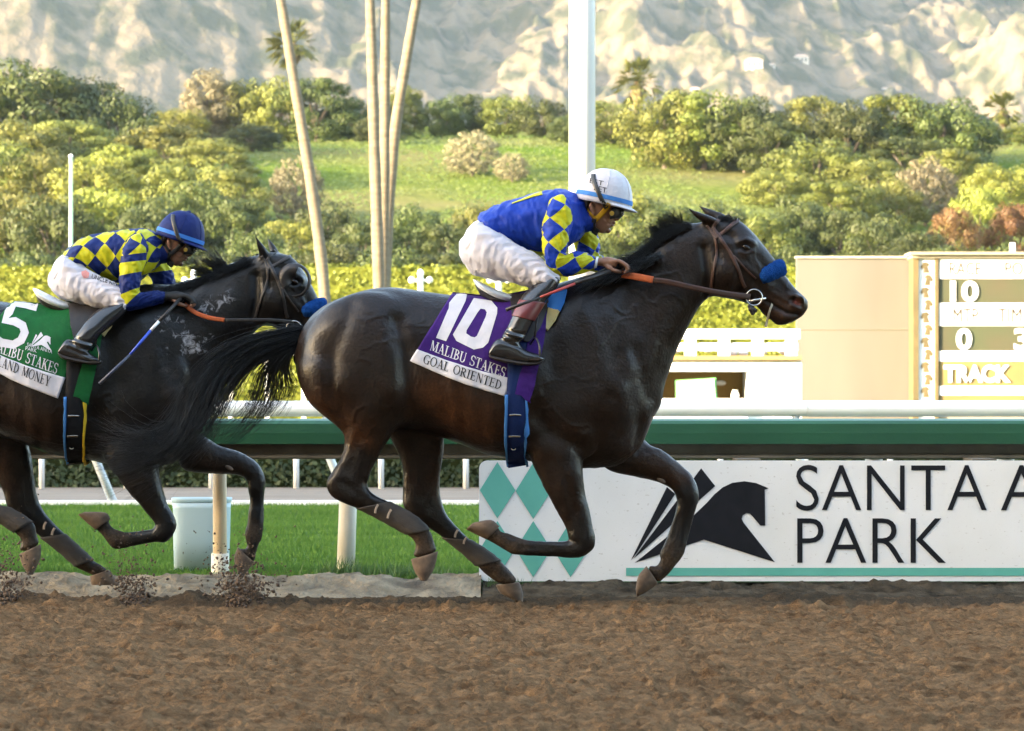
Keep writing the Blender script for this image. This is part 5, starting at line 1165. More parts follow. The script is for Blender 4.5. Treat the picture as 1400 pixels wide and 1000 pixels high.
strands('tail', [[(330, 475, ty - .10), (285, 500, ty - .19), (258, 540, ty - .23), (243, 585, ty - .26), (212, 618, ty - .28), (172, 636, ty - .29), (140, 642, ty - .3)], [(325, 485, ty - .1), (285, 520, ty - .18), (262, 565, ty - .23), (240, 600, ty - .25), (205, 622, ty - .27), (170, 634, ty - .28), (138, 634, ty - .29)], [(318, 500, ty - .1), (292, 550, ty - .16), (270, 590, ty - .2), (235, 618, ty - .23), (195, 632, ty - .26), (160, 640, ty - .28), (130, 640, ty - .29)]],
        420, .0016, HAIRG, h1, 18, .014, .04, .014, .02, 14)
def mane(px_line, Y0, n, r0, parent, L=(10, 26), lean=(-.9, -.6), seed=2, side=-.05, drop=.35):
    C = catmull(px_line, 10); r = np.random.default_rng(seed); V = []; Fq = []; seg = 9
    for i in range(n):
        c = C[r.integers(len(C))] + r.normal(size=2) * 2.0; l = L[0] + (L[1] - L[0]) * r.random(); lk = np.sin(c[0] * .55 + seed) * .30 + np.sin(c[0] * 1.7) * .15; d = np.array(lean) + np.array((lk, -lk * .6)) + r.normal(size=2) * .13; d /= np.linalg.norm(d)
        y = Y0 + side * r.random() * 1.2 + .02; s = np.linspace(0, 1, seg); cu = r.normal() * .16
        xs = c[0] + l * (d[0] * s); ys = c[1] + 4 + l * (d[1] * s + drop * s * s + cu * s * s * .5)
        pts = np.array([P(x, yy_, y + side * .4 * t) for x, yy_, t in zip(xs, ys, s)]); rad = r0 * (1 - .85 * s)
        t = np.gradient(pts, axis=0); t /= np.linalg.norm(t, axis=1)[:, None]; a = np.cross(t, (0, 1., .1)); a /= np.linalg.norm(a, axis=1)[:, None]; b = np.cross(t, a)
        ring = np.stack([pts + rad[:, None] * (math.cos(q_) * a + math.sin(q_) * b) for q_ in (0, 2.094, 4.189)], 1); base = i * seg * 3
        V.append(ring.reshape(-1, 3)); j = np.arange(seg - 1)[:, None] * 3; kk = np.arange(3)[None, :]
        Fq.append(np.stack([base + j + kk, base + j + (kk + 1) % 3, base + j + 3 + (kk + 1) % 3, base + j + 3 + kk], -1).reshape(-1, 4))
    return fast_mesh('mane', np.concatenate(V), np.concatenate(Fq), HAIR, parent)
mane([(850, 358), (870, 350), (890, 340), (905, 326), (925, 313), (945, 305)], HY1, 1500, .0018, h1, (12, 34), (-.95, -.12), 3, -.07, .42)
mane([(897, 322), (908, 312), (920, 306), (932, 302)], HY1, 420, .0017, h1, (12, 34), (-.5, -.8), 4, -.04, .3)
mane([(905, 345), (880, 358), (850, 372), (815, 382)], HY1, 900, .0026, h1, (14, 34), (-.95, .16), 5, -.13, .2)
mane([(983, 300), (992, 296), (1001, 297), (1006, 300)], HY1, 320, .0022, h1, (8, 17), (-.6, -.6), 6, -.05, .8)
mane([(286, 378), (300, 368), (315, 362)], HY2, 300, .002, h2, (24, 52), (-.9, -.55), 7, -.05, .05)
mane([(240, 392), (262, 386), (290, 376), (320, 362), (345, 352)], HY2, 1100, .0018, h2, (10, 26), (-.95, -.08), 8, -.08, .42)
mane([(352, 348), (362, 346), (372, 347)], HY2, 80, .0026, h2, (6, 12), (-.5, -.6), 9, -.03, .7)

bridle(HY1, ident, bvh1, hs1, LEATH, ([(1026, 406), (1000, 403), (975, 399), (945, 393), (915, 386), (893, 383), (872, 379), (850, 375)], 0, HY1 - .14, 1.0), 'brown leather bridle with blue fleece noseband on the leading horse', 5)
bridle(HY2, hm2, bvh2, hs2, LEATHB, ([hm2(1026, 406), (398, 441), (370, 438), (340, 438), (307, 438), (288, 435), (268, 428), (252, 416)], 0, HY2 - .14, .62), 'dark leather bridle with blinker cups and blue noseband on the rear horse', 4, True)
# ---------------------------------------------------------------- saddle cloths, saddles, jockeys
def fabric(name, c, c2=None, rough=.7, sheen=.0, bump=.003): return mat(name, c, rough, c2, 18, .1, bump=bump, bscale=45, sheen=sheen, spec=.15)
def bvh_of(objs):
    V = []; Fc = []
    for o in objs:
        n = len(V); V += [v.co + (o.location if o.parent is None else Vector()) for v in o.data.vertices]; Fc += [tuple(i + n for i in p.vertices) for p in o.data.polygons]
    return BVHTree.FromPolygons(V, Fc)
def solid(o, t, off=1.0):
    m = o.modifiers.new('solid', 'SOLIDIFY'); m.thickness = t; m.offset = off; return o
def cloth_sheet(name, tl, tr, bl, br, Y0, bvh, f0, f1, off, m, parent, nc=44, nr=30, sag=3., wav=.004, both=True):
    """drape: columns run from the spine down the flank; shape follows the horse's back"""
    rows = {s: [] for s in (-1, 1)}; th = np.concatenate([np.linspace(-4, 30, 18), np.linspace(32, 150, 60)])
    cols = []
    for i in range(nc + 1):
        u = i / nc; T_ = np.array(tl) * (1 - u) + np.array(tr) * u; B_ = np.array(bl) * (1 - u) + np.array(br) * u; B_ = B_ + np.array((0, sag * math.sin(math.pi * u)))
        pts = []; fs = []; x = T_[0]
        for a in th:
            d = Vector((0, -math.sin(R(a)), math.cos(R(a)))); hit = None
            for _ in range(3):
                o_ = Vector(P(x, T_[1] + 95 * ts_cur, Y0)); h, nn, ix, ds = bvh.ray_cast(o_, d)
                if h is None: break
                hit = (h, nn); px, py = PX(np.array(h)); f = (py - T_[1]) / (B_[1] - T_[1]); x = T_[0] + (B_[0] - T_[0]) * min(max(f, 0), 1.05)
            if hit is None: break
            nn = hit[1] if hit[1].dot(d) > 0 else -hit[1]; nn = (nn * .4 + d * .6).normalized()
            pts.append(hit[0] + nn * 0); fs.append((f, nn))
            if f > 1.02: break
        fv = np.maximum.accumulate(np.array([q_[0] for q_ in fs])); fv = (fv - fv[0]) / max(fv[-1] - fv[0], 1e-6) * min(fv[-1], 1.0) if f0 == 0 else fv
        fv = fv + np.arange(len(fv)) * 1e-7
        A = np.array([list(p) for p in pts]); N = np.array([list(q_[1]) for q_ in fs]); tt = np.linspace(f0, f1, nr + 1)
        C = np.stack([np.interp(tt, fv, A[:, k]) for k in range(3)], -1); Nn = np.stack([np.interp(tt, fv, N[:, k]) for k in range(3)], -1)
        cols.append((C, Nn, tt, u))
    C = np.array([c[0] for c in cols]); N = np.array([c[1] for c in cols]); tt = cols[0][2]; uu = np.array([c[3] for c in cols])
    U, Tt = np.meshgrid(uu, tt, indexing='ij')
    w = wav * (np.sin(U * 9 + Tt * 3) * .7 + 1.6 * (fbm(U * 6, Tt * 5, o=3) - .5)) * np.clip(Tt * 1.6, .2, 1)
    V = (C + N * (off + wav * .8 + w)[..., None]).reshape(-1, 3); i = np.arange((nc + 1) * (nr + 1)).reshape(nc + 1, nr + 1)
    Q = np.stack([i[:-1, :-1], i[1:, :-1], i[1:, 1:], i[:-1, 1:]], -1).reshape(-1, 4)
    if both:
        solid(fast_mesh(name, V * np.array((1, -1, 1)) + np.array((0, 2 * Y0, 0)), Q[:, ::-1], m, parent), .003, 0)
    o = fast_mesh(name, V, Q, m, parent); solid(o, .003, 0); return o
def poly_strip(pts, w):
    V = []; Fc = []
    C = np.array(pts, float)
    for i in range(len(C)):
        t = C[min(i + 1, len(C) - 1)] - C[max(i - 1, 0)]; t /= np.linalg.norm(t); nn = np.array((-t[1], t[0])) * w / 2; V += [tuple(C[i] + nn), tuple(C[i] - nn)]
    for i in range(len(C) - 1): Fc.append((2 * i, 2 * i + 1, 2 * i + 3, 2 * i + 2))
    return V, Fc
INKC = fabric('cloth_ink', (.02, .02, .022)); WHC = fabric('cloth_white', (.56, .55, .59), (.49, .48, .52))
px_id = lambda u, v: (u, v)
def tack(Y0, mp, bvh, cmat, label_c, label_s, girth_m, edge_m, sf=.838, dl=0):
    global ts_cur
    ts_cur = mp.scale
    c = empty('saddle_cloth', P(*mp(650, 500), Y0 - .3), label_c, 'saddle cloth')
    A = [mp(*p) for p in ((621, 401), (742, 394), (563, 494 + dl), (691, 541))]
    body = cloth_sheet('cloth', *A, Y0, bvh, 0, .87, .012, cmat, c)
    strip = cloth_sheet('name_strip', *A, Y0, bvh, sf, 1.0, .014, WHC, c, nr=10)
    B = bvh_of([body, strip])
    # front flap of the cloth, hanging over the girth
    pl = [mp(*p) for p in ((727, 424), (748, 422), (744, 452), (735, 500), (729, 530), (723, 550), (717, 547), (712, 541), (703, 539), (708, 520), (716, 495), (722, 460))]
    V2, F2 = pl, tessellate_polygon([[Vector((x, y, 0)) for x, y in pl]])
    o = decal('front_flap', V2, F2, px_id, bvh, cmat, c, .030, 5.0); solid(o, .004)
    s = empty('saddle', P(*mp(700, 405), Y0), label_s, 'saddle')
    # small race saddle: seat, cantle edge, flap, pad, girth, stirrup
    BLK = LEATHB; GREY = mat('saddle_grey', (.60, .64, .68), .35, (.52, .56, .6), 12)
    seat = [(647, 382, 650, 390, .09), (653, 384, 657, 401, .15), (674, 394, 673, 413, .165), (698, 403, 696, 419, .15), (720, 404, 720, 416, .09), (745, 394, 748, 410, .07), (756, 390, 760, 402, .05)]
    mesh_obj('seat', *loft(seat, Y0, 24, 6, .9, mp, mp.scale * Y0 / 20, skew=-.2), GREY, s, True)
    seat2 = [(a + 3, b + 8, c_ + 2, d + 5, w * .9) for a, b, c_, d, w in seat]
    mesh_obj('seat_base', *loft(seat2, Y0, 24, 6, .9, mp, mp.scale * Y0 / 20, skew=-.2), BLK, s, True)
    pl = [mp(*p) for p in ((698, 412), (752, 402), (748, 425), (736, 452), (722, 470), (706, 468), (700, 440))]
    o = decal('flap', pl, tessellate_polygon([[Vector((x, y, 0)) for x, y in pl]]), px_id, bvh, BLK, s, .034, 5); solid(o, .005)
    pl = [mp(*p) for p in ((742, 418), (752, 404), (776, 400), (772, 416), (766, 428), (752, 424))]
    o = decal('pad', pl, tessellate_polygon([[Vector((x, y, 0)) for x, y in pl]]), px_id, bvh, fabric('pad_blue', (.03, .17, .55)), s, .026, 5); solid(o, .014)
    pl = [mp(*p) for p in ((750, 423), (766, 427), (760, 440), (748, 454), (743, 450))]
    o = decal('pad_trim', pl, tessellate_polygon([[Vector((x, y, 0)) for x, y in pl]]), px_id, bvh, fabric('pad_cream', (.55, .46, .22)), s, .026, 5); solid(o, .014)
    g = [mp(*p) for p in ((707, 470), (706, 500), (705, 540), (705, 580), (706, 610), (709, 631))]; k = mp.scale
    ribbon('girth', g, 26 * k, bvh, girth_m, s, .020, .007, Y0, mirror=True)
    for dx, m in ((-13.5, edge_m[0]), (13.5, edge_m[1])): ribbon('girth_edge', [(x + dx * k, y) for x, y in g[2:]], 3.2 * k, bvh, m, s, .024, .005, Y0, mirror=True)
    for (x, y) in ((703, 566), (703, 593)):
        a, b = mp(x - 8, y), mp(x + 8, y); ribbon('keeper', [a, ((a[0] + b[0]) / 2, a[1] - .5), b], 2.0, bvh, STEEL, s, .028, .003, Y0)
    V, Fc = ring3(np.array(cast(bvh, *mp(702, 612))[0]) - np.array((0, .034, 0)), .012, .003, 10, 6); mesh_obj('girth_buckle', V, Fc, STEEL, s)
    return c, s, B

PURP = fabric('cloth_purple', (.040, .010, .135), (.028, .007, .10)); GRN = fabric('cloth_green', (.005, .095, .024), (.004, .07, .018))
NAVY = fabric('girth_navy', (.007, .02, .09)); LBLUE = fabric('edge_blue', (.05, .19, .5)); YEL = fabric('edge_yellow', (.55, .40, .03)); BLKF = fabric('girth_black', (.012, .012, .014))
c1, s1, B1 = tack(HY1, ident, bvh1, PURP, 'purple saddle cloth with white number ten and name strip', 'grey and black race saddle with navy girth on the leading horse', NAVY, (LBLUE, LBLUE))
c2, s2, B2 = tack(HY2, tm2, bvh2, GRN, 'green saddle cloth with white number five and emblem', 'white-edged race saddle with black girth on the rear horse', BLKF, (LBLUE, YEL), .80, -11)
def lin(p0, p1, up): return lambda u, v: (p0[0] + (p1[0] - p0[0]) * u + up[0] * v, p0[1] + (p1[1] - p0[1]) * u + up[1] * v)
decal('lettering', *serif2d('MALIBU STAKES'), lin((587, 479), (689, 517), (3.5, -13.5)), B1, WHC, c1, .004, 4)
decal('lettering', *serif2d('GOAL ORIENTED'), lin((577.5, 496.5), (684, 533.5), (3.2, -12)), B1, INKC, c1, .004, 4)
decal('number', [(624, 403), (638.8, 401.4), (636.6, 412), (610, 467), (596, 462.4), (617, 421.8), (613.4, 422.6), (614.2, 414.8)], [tuple(range(8))], px_id, B1, WHC, c1, .004, 5)
oo = [(643.6, 416), (647.8, 408.6), (671.6, 412), (680, 421.8), (679.5, 430), (667.4, 469.4), (660.4, 475.9), (647.8, 478.4), (624, 466.6), (619.2, 458)]
ii = [(653, 428), (657, 423), (663, 424), (665.5, 428), (664, 434), (652, 460), (649, 462), (644, 461), (637.5, 456.5), (638, 452)]
decal('number', oo + ii, [(k, (k + 1) % 10, 10 + (k + 1) % 10, 10 + k) for k in range(10)], px_id, B1, WHC, c1, .004, 5)
decal('lettering', *serif2d('MALIBU STAKES'), lin((-14, 478), (77, 512), (3.5, -14)), B2, WHC, c2, .004, 4)
decal('lettering', *serif2d('LAND MONEY'), lin((-4, 500), (67, 529), (3.2, -13)), B2, INKC, c2, .004, 4)
decal('number', *poly_strip([(51, 421), (36, 417), (19, 415), (12, 428), (7, 439), (20, 440), (31, 446), (34, 455), (29, 466), (18, 472), (2, 469), (-10, 461)], 11.5), px_id, B2, WHC, c2, .004, 5)
lg = lambda x, y: (42 + (x - 862) * .147 + (y - 640) * .0, 451 + (y - 640) * .18 + (x - 862) * .035)
for pl in LOGO: decal('emblem', pl, tessellate_polygon([[Vector((x, y, 0)) for x, y in pl]]), lg, B2, WHC, c2, .004, 5)
decal('lettering', *text2d('SANTA ANITA'), lin((37, 474), (71, 484), (.6, -5)), B2, WHC, c2, .004, 5)
decal('lettering', *text2d('PARK'), lin((35, 479), (50, 483), (.6, -5)), B2, WHC, c2, .004, 5)

# ---- jockeys
SKIN = mat('skin', (.27, .135, .085), .5, (.21, .10, .062), 22, bump=.0008, bscale=200, spec=.4)
def pat_mat(name, mode, yel=(.48, .46, .015), blu=(.014, .055, .34), a=.125, k=3, bands=()):
    m = fabric(name, blu, rough=.5); nt = m.node_tree; b = nt.nodes['Principled BSDF']
    uvn = nt.nodes.new('ShaderNodeUVMap'); uvn.uv_map = 'pat'; sp = nt.nodes.new('ShaderNodeSeparateXYZ'); nt.links.new(uvn.outputs[0], sp.inputs[0])
    def mth(op, x, y=None, y2=None):
        n = nt.nodes.new('ShaderNodeMath'); n.operation = op
        for i, v in enumerate((x, y, y2)):
            if v is None: continue
            if hasattr(v, 'is_linked'): nt.links.new(v, n.inputs[i])
            else: n.inputs[i].default_value = v
        return n.outputs[0]
    u = mth('DIVIDE', sp.outputs[0], a); v = mth('MULTIPLY', sp.outputs[1], k)
    chk = mth('MODULO', mth('ADD', mth('FLOOR', mth('ADD', mth('ADD', u, v), 50.)), mth('FLOOR', mth('ADD', mth('SUBTRACT', u, v), 50.))), 2.)
    fac = chk
    if mode == 'bands':
        lo, hi = bands[0]; ch_on = mth('LESS_THAN', sp.outputs[0], lo); fac = mth('MULTIPLY', chk, ch_on)
        for x0, x1 in bands[1:]: fac = mth('MAXIMUM', fac, mth('MULTIPLY', mth('GREATER_THAN', sp.outputs[0], x0), mth('LESS_THAN', sp.outputs[0], x1)))
    mx = nt.nodes.new('ShaderNodeMix'); mx.data_type = 'RGBA'; nt.links.new(fac, mx.inputs[0]); mx.inputs[6].default_value = (*blu, 1); mx.inputs[7].default_value = (*yel, 1)
    # slight mottling of the dye
    cr = [n for n in nt.nodes if n.type == 'VALTORGB'][0]; cr.color_ramp.elements[0].color = (.82, .82, .82, 1); cr.color_ramp.elements[1].color = (1, 1, 1, 1)
    m2 = nt.nodes.new('ShaderNodeMix'); m2.data_type = 'RGBA'; m2.blend_type = 'MULTIPLY'; m2.inputs[0].default_value = 1; nt.links.new(mx.outputs[2], m2.inputs[6]); nt.links.new(cr.outputs[0], m2.inputs[7]); nt.links.new(m2.outputs[2], b.inputs['Base Color'])
    return m
def garment(name, secs, Y0, m, parent, ws=1., n=56, sub=12, wr=.015, folds=11., seed=0, power=.95, skew=0, twist=1.5):
    V, Fc, UV = loft(secs, Y0, n, sub, power, None, ws, uv=True, skew=skew)
    nr = len(V) // n; C = V.reshape(nr, n, 3); ctr = C.mean(1, keepdims=True); d = C - ctr; d /= np.linalg.norm(d, axis=2, keepdims=True) + 1e-9
    L = UV[:, 0].reshape(nr, n); a = UV[:, 1].reshape(nr, n) * 2 * math.pi
    w = (1 - np.abs(2 * fbm(L * folds * 2.2 + seed + .9 * np.cos(a * 1 + seed) * twist, np.cos(a) * 1.3 + 5, np.sin(a) * 1.3 + seed, 3) - 1)) ** 1.6
    w2 = fbm(L * folds * .7 + seed, np.cos(a) * .8, np.sin(a) * .8, 2) - .5
    C = C + d * np.maximum(wr * (w - .5) + wr * 1.3 * w2, -.005)[..., None]
    o = mesh_obj(name, C.reshape(-1, 3), Fc, m, parent, True)
    uvl = o.data.uv_layers.new(name='pat')
    for p in o.data.polygons:
        ks = [vi % n for vi in p.vertices]; wrap = (0 in ks) and (n - 1 in ks)
        for li, vi in zip(p.loop_indices, p.vertices):
            v = UV[vi, 1]; uvl.data[li].uv = (UV[vi, 0], 1.0 if (wrap and vi % n == 0) else v)
    return o

HEADF = [(838, 240, 800, 250, .055), (850, 258, 793, 262, .072), (848.5, 274, 796, 281, .075), (844.5, 287, 800, 293, .07), (841, 297, 804, 303, .063), (838.5, 304, 808, 309, .054), (835, 310, 812, 313, .045), (829, 317, 817, 316, .032)]
NECKF = [(825, 303, 798, 288, .052), (812, 312, 790, 279, .06), (798, 318, 780, 272, .066)]
def mirror_secs(secs, dx=0, dy=0): return [(s[0] + dx, s[1] + dy, s[2] + dx, s[3] + dy, s[4], -s[5]) for s in secs]
def jockey(Y0, hm, torso, arm, far_arm, thigh, shin, boot, foot, hand, far_hand, m, label, ws=1.0, cap=None):
    e = empty('person', (P(*hand[0], Y0)[0] - .5, Y0, 0.9), label, 'person'); k = hm.scale * Y0 / 20.
    parts = [loft(HEADF, Y0, 30, 6, .95, hm, k), loft(NECKF, Y0, 24, 5, 1, hm, k)]
    def el(px, py, yo, rx, ry, rz, rot=0): parts.append(ellipsoid(P(*hm(px, py), Y0 + yo * k), rx * k, ry * k, rz * k, 18, 12, rot))
    el(843.5, 297, 0, .019, .013, .020, 30); el(842, 291, 0, .012, .012, .022, 10)           # nose
    el(839, 304.5, 0, .012, .022, .006, 15); el(837, 308.5, 0, .011, .02, .007, 15)          # lips
    el(831, 315.5, 0, .016, .02, .014); 
    for sg in (-1, 1): el(826, 300, sg * .042, .03, .02, .025, 20); el(809, 284, sg * .073, .012, .009, .026, -10); el(811, 292, sg * .071, .008, .008, .01); el(843, 281, sg * .03, .012, .025, .007)
    parts += [loft([(*s_[:4], s_[4] * .88) for s_ in torso], Y0, 28, 5, .95, None, ws, grow=-.014), loft([(*s_[:4], s_[4] * (1 if i_ > len(arm) - 3 else .8), s_[5]) for i_, s_ in enumerate(arm)], Y0, 18, 5, 1, None, ws, grow=-.009), loft([(*s_[:4], s_[4] * (1 if i_ > len(arm) - 3 else .8), s_[5]) for i_, s_ in enumerate(far_arm)], Y0, 18, 5, 1, None, ws, grow=-.009)]
    parts += [loft(thigh, Y0, 20, 5, 1, None, ws, grow=-.01), loft(mirror_secs(thigh), Y0, 20, 5, 1, None, ws, grow=-.01), loft(shin, Y0, 16, 5, 1, None, ws, grow=-.009), loft(mirror_secs(shin), Y0, 16, 5, 1, None, ws, grow=-.009)]
    # hands: palm, four fingers closed on the rein, thumb
    fingers = []
    for hp, yh, sg in ((hand, arm[-1][5], -1), (far_hand, far_arm[-1][5], 1)):
        (wx, wy), sc = hp[0], hp[1]
        def q_(dx, dy, yo=0): return P(wx + dx * sc, wy + dy * sc, Y0 + yh + yo)
        parts.append(loft([(wx - 8 * sc, wy - 5.5 * sc, wx - 8 * sc, wy + 5.5 * sc, .028, yh), (wx, wy - 5.5 * sc, wx, wy + 6 * sc, .03, yh), (wx + 10 * sc, wy - 6.5 * sc, wx + 8 * sc, wy + 8 * sc, .036, yh), (wx + 21 * sc, wy - 4 * sc, wx + 17 * sc, wy + 9 * sc, .038, yh)], Y0, 18, 5, .9, None, ws))
        for i, (ln, yo) in enumerate(((1.0, -.034), (1.06, -.012), (1.0, .011), (.84, .033))):
            pts = [q_(14, 0, yo * .9), q_(22 + 3 * ln, -.5 + i * .4, yo), q_(32 * ln + 1.5, 5 + i * .6, yo), q_(36 * ln, 11 + i * .5, yo * .95), q_(31 * ln, 15.5 + i * .4, yo * .9)]
            parts.append(tube(catmull(pts, 4), list(np.interp(np.linspace(0, 1, 17), [0, .3, .7, 1], [.0105, .010, .009, .0075])), 12))
        pts = [q_(6, 4, -.02 * -sg), q_(13, 10, -.035 * -sg), q_(21, 13, -.03 * -sg), q_(27, 14, -.018 * -sg)]
        parts.append(tube(catmull(pts, 4), list(np.linspace(.0125, .0085, 13)), 12))
    V, Q, lap = union(parts, .0038, 3)
    V = strokes(V, Q, [([(833, 306.5), (838, 306)], 1.0, -.004), ([(826, 296), (831, 305)], 2.0, -.003)], hm)
    body = fast_mesh('body', V, Q, SKIN, e)
    # clothes
    garment('shirt', torso, Y0, m['torso'], e, ws, 72, 16, .022, 8., 1.3)
    garment('sleeve', arm[:-1], Y0, m['sleeve'], e, ws, seed=2.2); garment('sleeve', far_arm[:-1], Y0, m['sleeve'], e, ws, seed=4.1)
    a, b = arm[-2], arm[-1]; cu = [tuple(np.array(a) * .7 + np.array(b) * .3), tuple(np.array(a) * .2 + np.array(b) * .8)]
    mesh_obj('cuff', *loft([tuple(np.array(a) * .55 + np.array(b) * .45), cu[0], tuple(np.array(a) * .4 + np.array(b) * .6)], Y0, 24, 4, 1, None, ws, grow=.003, rnd=False), m['cuff'], e, True)
    collar = [(818, 313, 793, 279, .064), (809, 316, 787, 273, .075), (798, 319, 779, 268, .09)]
    mesh_obj('collar', *loft(collar, Y0, 32, 5, 1, hm, k, rnd=False), m['collar'], e, True)
    for sg in (-1, 1):
        th = thigh if sg < 0 else mirror_secs(thigh); sh = shin if sg < 0 else mirror_secs(shin); bo = boot if sg < 0 else mirror_secs(boot); fo = foot if sg < 0 else mirror_secs(foot)
        garment('breeches_leg', th, Y0, m['breeches'], e, ws, 72, 14, .018, 9., 3 + sg, twist=2.5)
        o = mesh_obj('boot', *union([loft(bo, Y0, 28, 6, 1, None, ws), loft(fo, Y0, 24, 6, .9, None, ws), loft([(f[0], f[1], f[2], f[3], f[4], f[5]) for f in fo[:3]], Y0, 20, 5, .9, None, ws)], .004, 3)[:2], m['boot'], e, True)
        # creases at the ankle
        me = o.data; V_ = np.array([v.co[:] for v in me.vertices]); Q_ = np.array([p.vertices[:] for p in me.polygons])
        an = ((bo[-1][0] + bo[-1][2]) / 2, (bo[-1][1] + bo[-1][3]) / 2)
        st = [([(an[0] - 16, an[1] - 6 + dy), (an[0], an[1] + dy + 1), (an[0] + 16, an[1] + 5 + dy)], 2.4, h) for dy, h in ((-10, -.005), (-5, .004), (-1, -.006), (4, .004), (8, -.005))]
        V_ = strokes(V_, Q_, st); me.vertices.foreach_set('co', V_.ravel())
        sole = [(f[0], f[3] - 3.0 * ws, f[2], f[3] + 1.8 * ws, f[4] * 1.05, f[5]) for f in fo]; mesh_obj('boot_sole', *loft(sole, Y0, 18, 5, .8, None, ws), LEATHB, o, True)
        if m.get('cuffband'):
            i0, i1 = m['cuffband']; bs = catmull([list(b_) for b_ in bo], 8)[i0:i1]; mesh_obj('boot_cuff', *loft([tuple(b_) for b_ in bs], Y0, 28, 2, 1, None, ws, grow=.004, rnd=False), m['cuffcol'], o, True)
    garment('breeches_seat', m['seat'], Y0, m['breeches'], e, ws, 72, 12, .012, 8., 6., twist=2)
    # helmet: dome, brim, band, seams
    Rm = Matrix.Rotation(0, 3, 'Y'); cc = hm(824.5, 279); dx = np.array(hm(864, 289)) - np.array(hm(786, 271.5)); dx = dx / np.linalg.norm(dx)
    up2 = np.array((dx[1], -dx[0])); a_, h_, w_ = .1435 * k, .176 * k, .116 * k; s_px = F / Y0
    def HP(x, y, z):     # helmet space (metres): x forward, y across, z up
        p = np.array(cc) + dx * x * s_px + up2 * z * s_px; return P(p[0], p[1], Y0) + np.array((0, y, 0))
    def dome(f0, f1, off, n=48, mm=18):
        V = [];Fc = []
        for i in range(mm + 1):
            t = f0 + (f1 - f0) * i / mm; z = math.sin(t * math.pi / 2); r = math.cos(t * math.pi / 2) ** .82
            for j in range(n):
                an = 2 * math.pi * j / n; V.append(HP((a_ + off) * r * math.cos(an), (w_ + off) * r * math.sin(an), (h_ + off) * z + .0))
        for i in range(mm):
            for j in range(n): Fc.append((i * n + j, i * n + (j + 1) % n, (i + 1) * n + (j + 1) % n, (i + 1) * n + j))
        return V, Fc
    V, Fc = dome(-.02, .998, 0); Fc.append(tuple(range(18 * 48, 19 * 48))); he = mesh_obj('helmet', V, Fc, m['helmet'], e, True); solid(he, .006, -1)
    mesh_obj('helmet_band', *dome(.07, .15, .0025, 48, 2), m['band'], he, True)
    n = 30; V = []; Fc = []
    for i in range(n + 1):
        an = R(-75 + 150 * i / n); ext = .030 * k * max(0, math.cos(an * 1.15)) ** .8
        V += [HP(a_ * math.cos(an) * .99, w_ * math.sin(an) * .99, .006), HP((a_ + ext) * math.cos(an) if True else 0, (w_ + ext * .6) * math.sin(an), -.004 - .004 * math.cos(an))]
    for i in range(n): Fc.append((2 * i, 2 * i + 1, 2 * i + 3, 2 * i + 2))
    solid(mesh_obj('helmet_brim', V, Fc, m['helmet'], he, True), .005)
    for an in (-90, -30, 30):     # cover seams
        pts = [HP((a_ + .001) * math.cos(t * math.pi / 2) ** .82 * math.cos(R(an)), (w_ + .001) * math.cos(t * math.pi / 2) ** .82 * math.sin(R(an)), (h_ + .001) * math.sin(t * math.pi / 2)) for t in np.linspace(.02, .97, 14)]
        mesh_obj('helmet_seam', *tube(pts, .0014, 6), m['helmet'], he, True)
    if cap: v, f = ellipsoid(HP(0, 0, h_), .014, .014, .008, 14, 8); mesh_obj('helmet_button', v, f, m['helmet'], he, True)
    # goggles
    GB = bpy.data.materials.get('goggle_black') or mat('goggle_black', (.015, .014, .013), .35)
    GL_ = bpy.data.materials.get('goggle_lens') or mat('goggle_lens', (.10, .10, .10), .08, spec=.9, coat=.6)
    def hp2(px, py, y): return P(*hm(px, py), Y0 + y * k)
    gl = [(837, 284, 834, 300, .012, -.078), (844, 283, 841, 299, .02, -.066), (851, 284, 848, 299, .024, -.035), (853, 284, 850, 297, .024, 0), (851, 284, 848, 299, .024, .035), (844, 283, 841, 299, .02, .066), (837, 284, 834, 300, .012, .078)]
    g = mesh_obj('goggles', *loft([(*s[:4], s[4] * .75, s[5] * k) for s in gl], Y0, 18, 6, .8, hm, k), GB, e, True)
    for sg in (-1, 1):
        v, f = ellipsoid(hp2(850, 291.3, sg * .033), .013 * k, .030 * k, .021 * k, 18, 12, 10); mesh_obj('goggle_lens', v, f, GL_, g, True)
        v, f = tube([hp2(836.5, 292, sg * .083), hp2(836.5, 292, sg * .094)], [.0125 * k, .011 * k], 20); mesh_obj('goggle_vent', v, f, mat('vent_brass', (.45, .30, .06), .4, metal=.6), g)
    hb_ = BVHTree.FromPolygons([Vector(v) for v in V_all(he, body)], F_all(he, body))
    st = m['strap']
    ribbon('goggle_strap', [(829, 285), (822, 272), (816, 258), (812, 247), (811.5, 239)], 6.0, hb_, GB, e, .003, .003, Y0, mirror=True, mp=hm)
    ribbon('chin_strap', [(797, 276), (802, 285), (810, 295), (817, 299)], 3.6, hb_, st, e, .003, .003, Y0, mirror=True, mp=hm)
    ribbon('chin_strap', [(833, 279), (826, 288), (819, 296), (814, 301)], 6.5, hb_, st, e, .003, .003, Y0, mirror=True, mp=hm)
    ribbon('chin_guard', [(813, 299), (811, 307), (813, 313), (819, 317)], 7.0, hb_, GB, e, .004, .006, Y0, mirror=True, mp=hm)
    # short dark hair at the nape, below the helmet
    mesh_obj('hair', *loft([(812, 278, 794, 272, .074), (806, 284, 797, 279, .07), (803, 291, 798, 286, .058)], Y0, 24, 4, 1, hm, k, grow=.002), HAIR, e, True)
    return e, hb_, he
def V_all(*objs): return [tuple(v.co) for o in objs for v in o.data.vertices]
def F_all(*objs):
    out = []; n = 0
    for o in objs: out += [tuple(i + n for i in p.vertices) for p in o.data.polygons]; n += len(o.data.vertices)
    return out

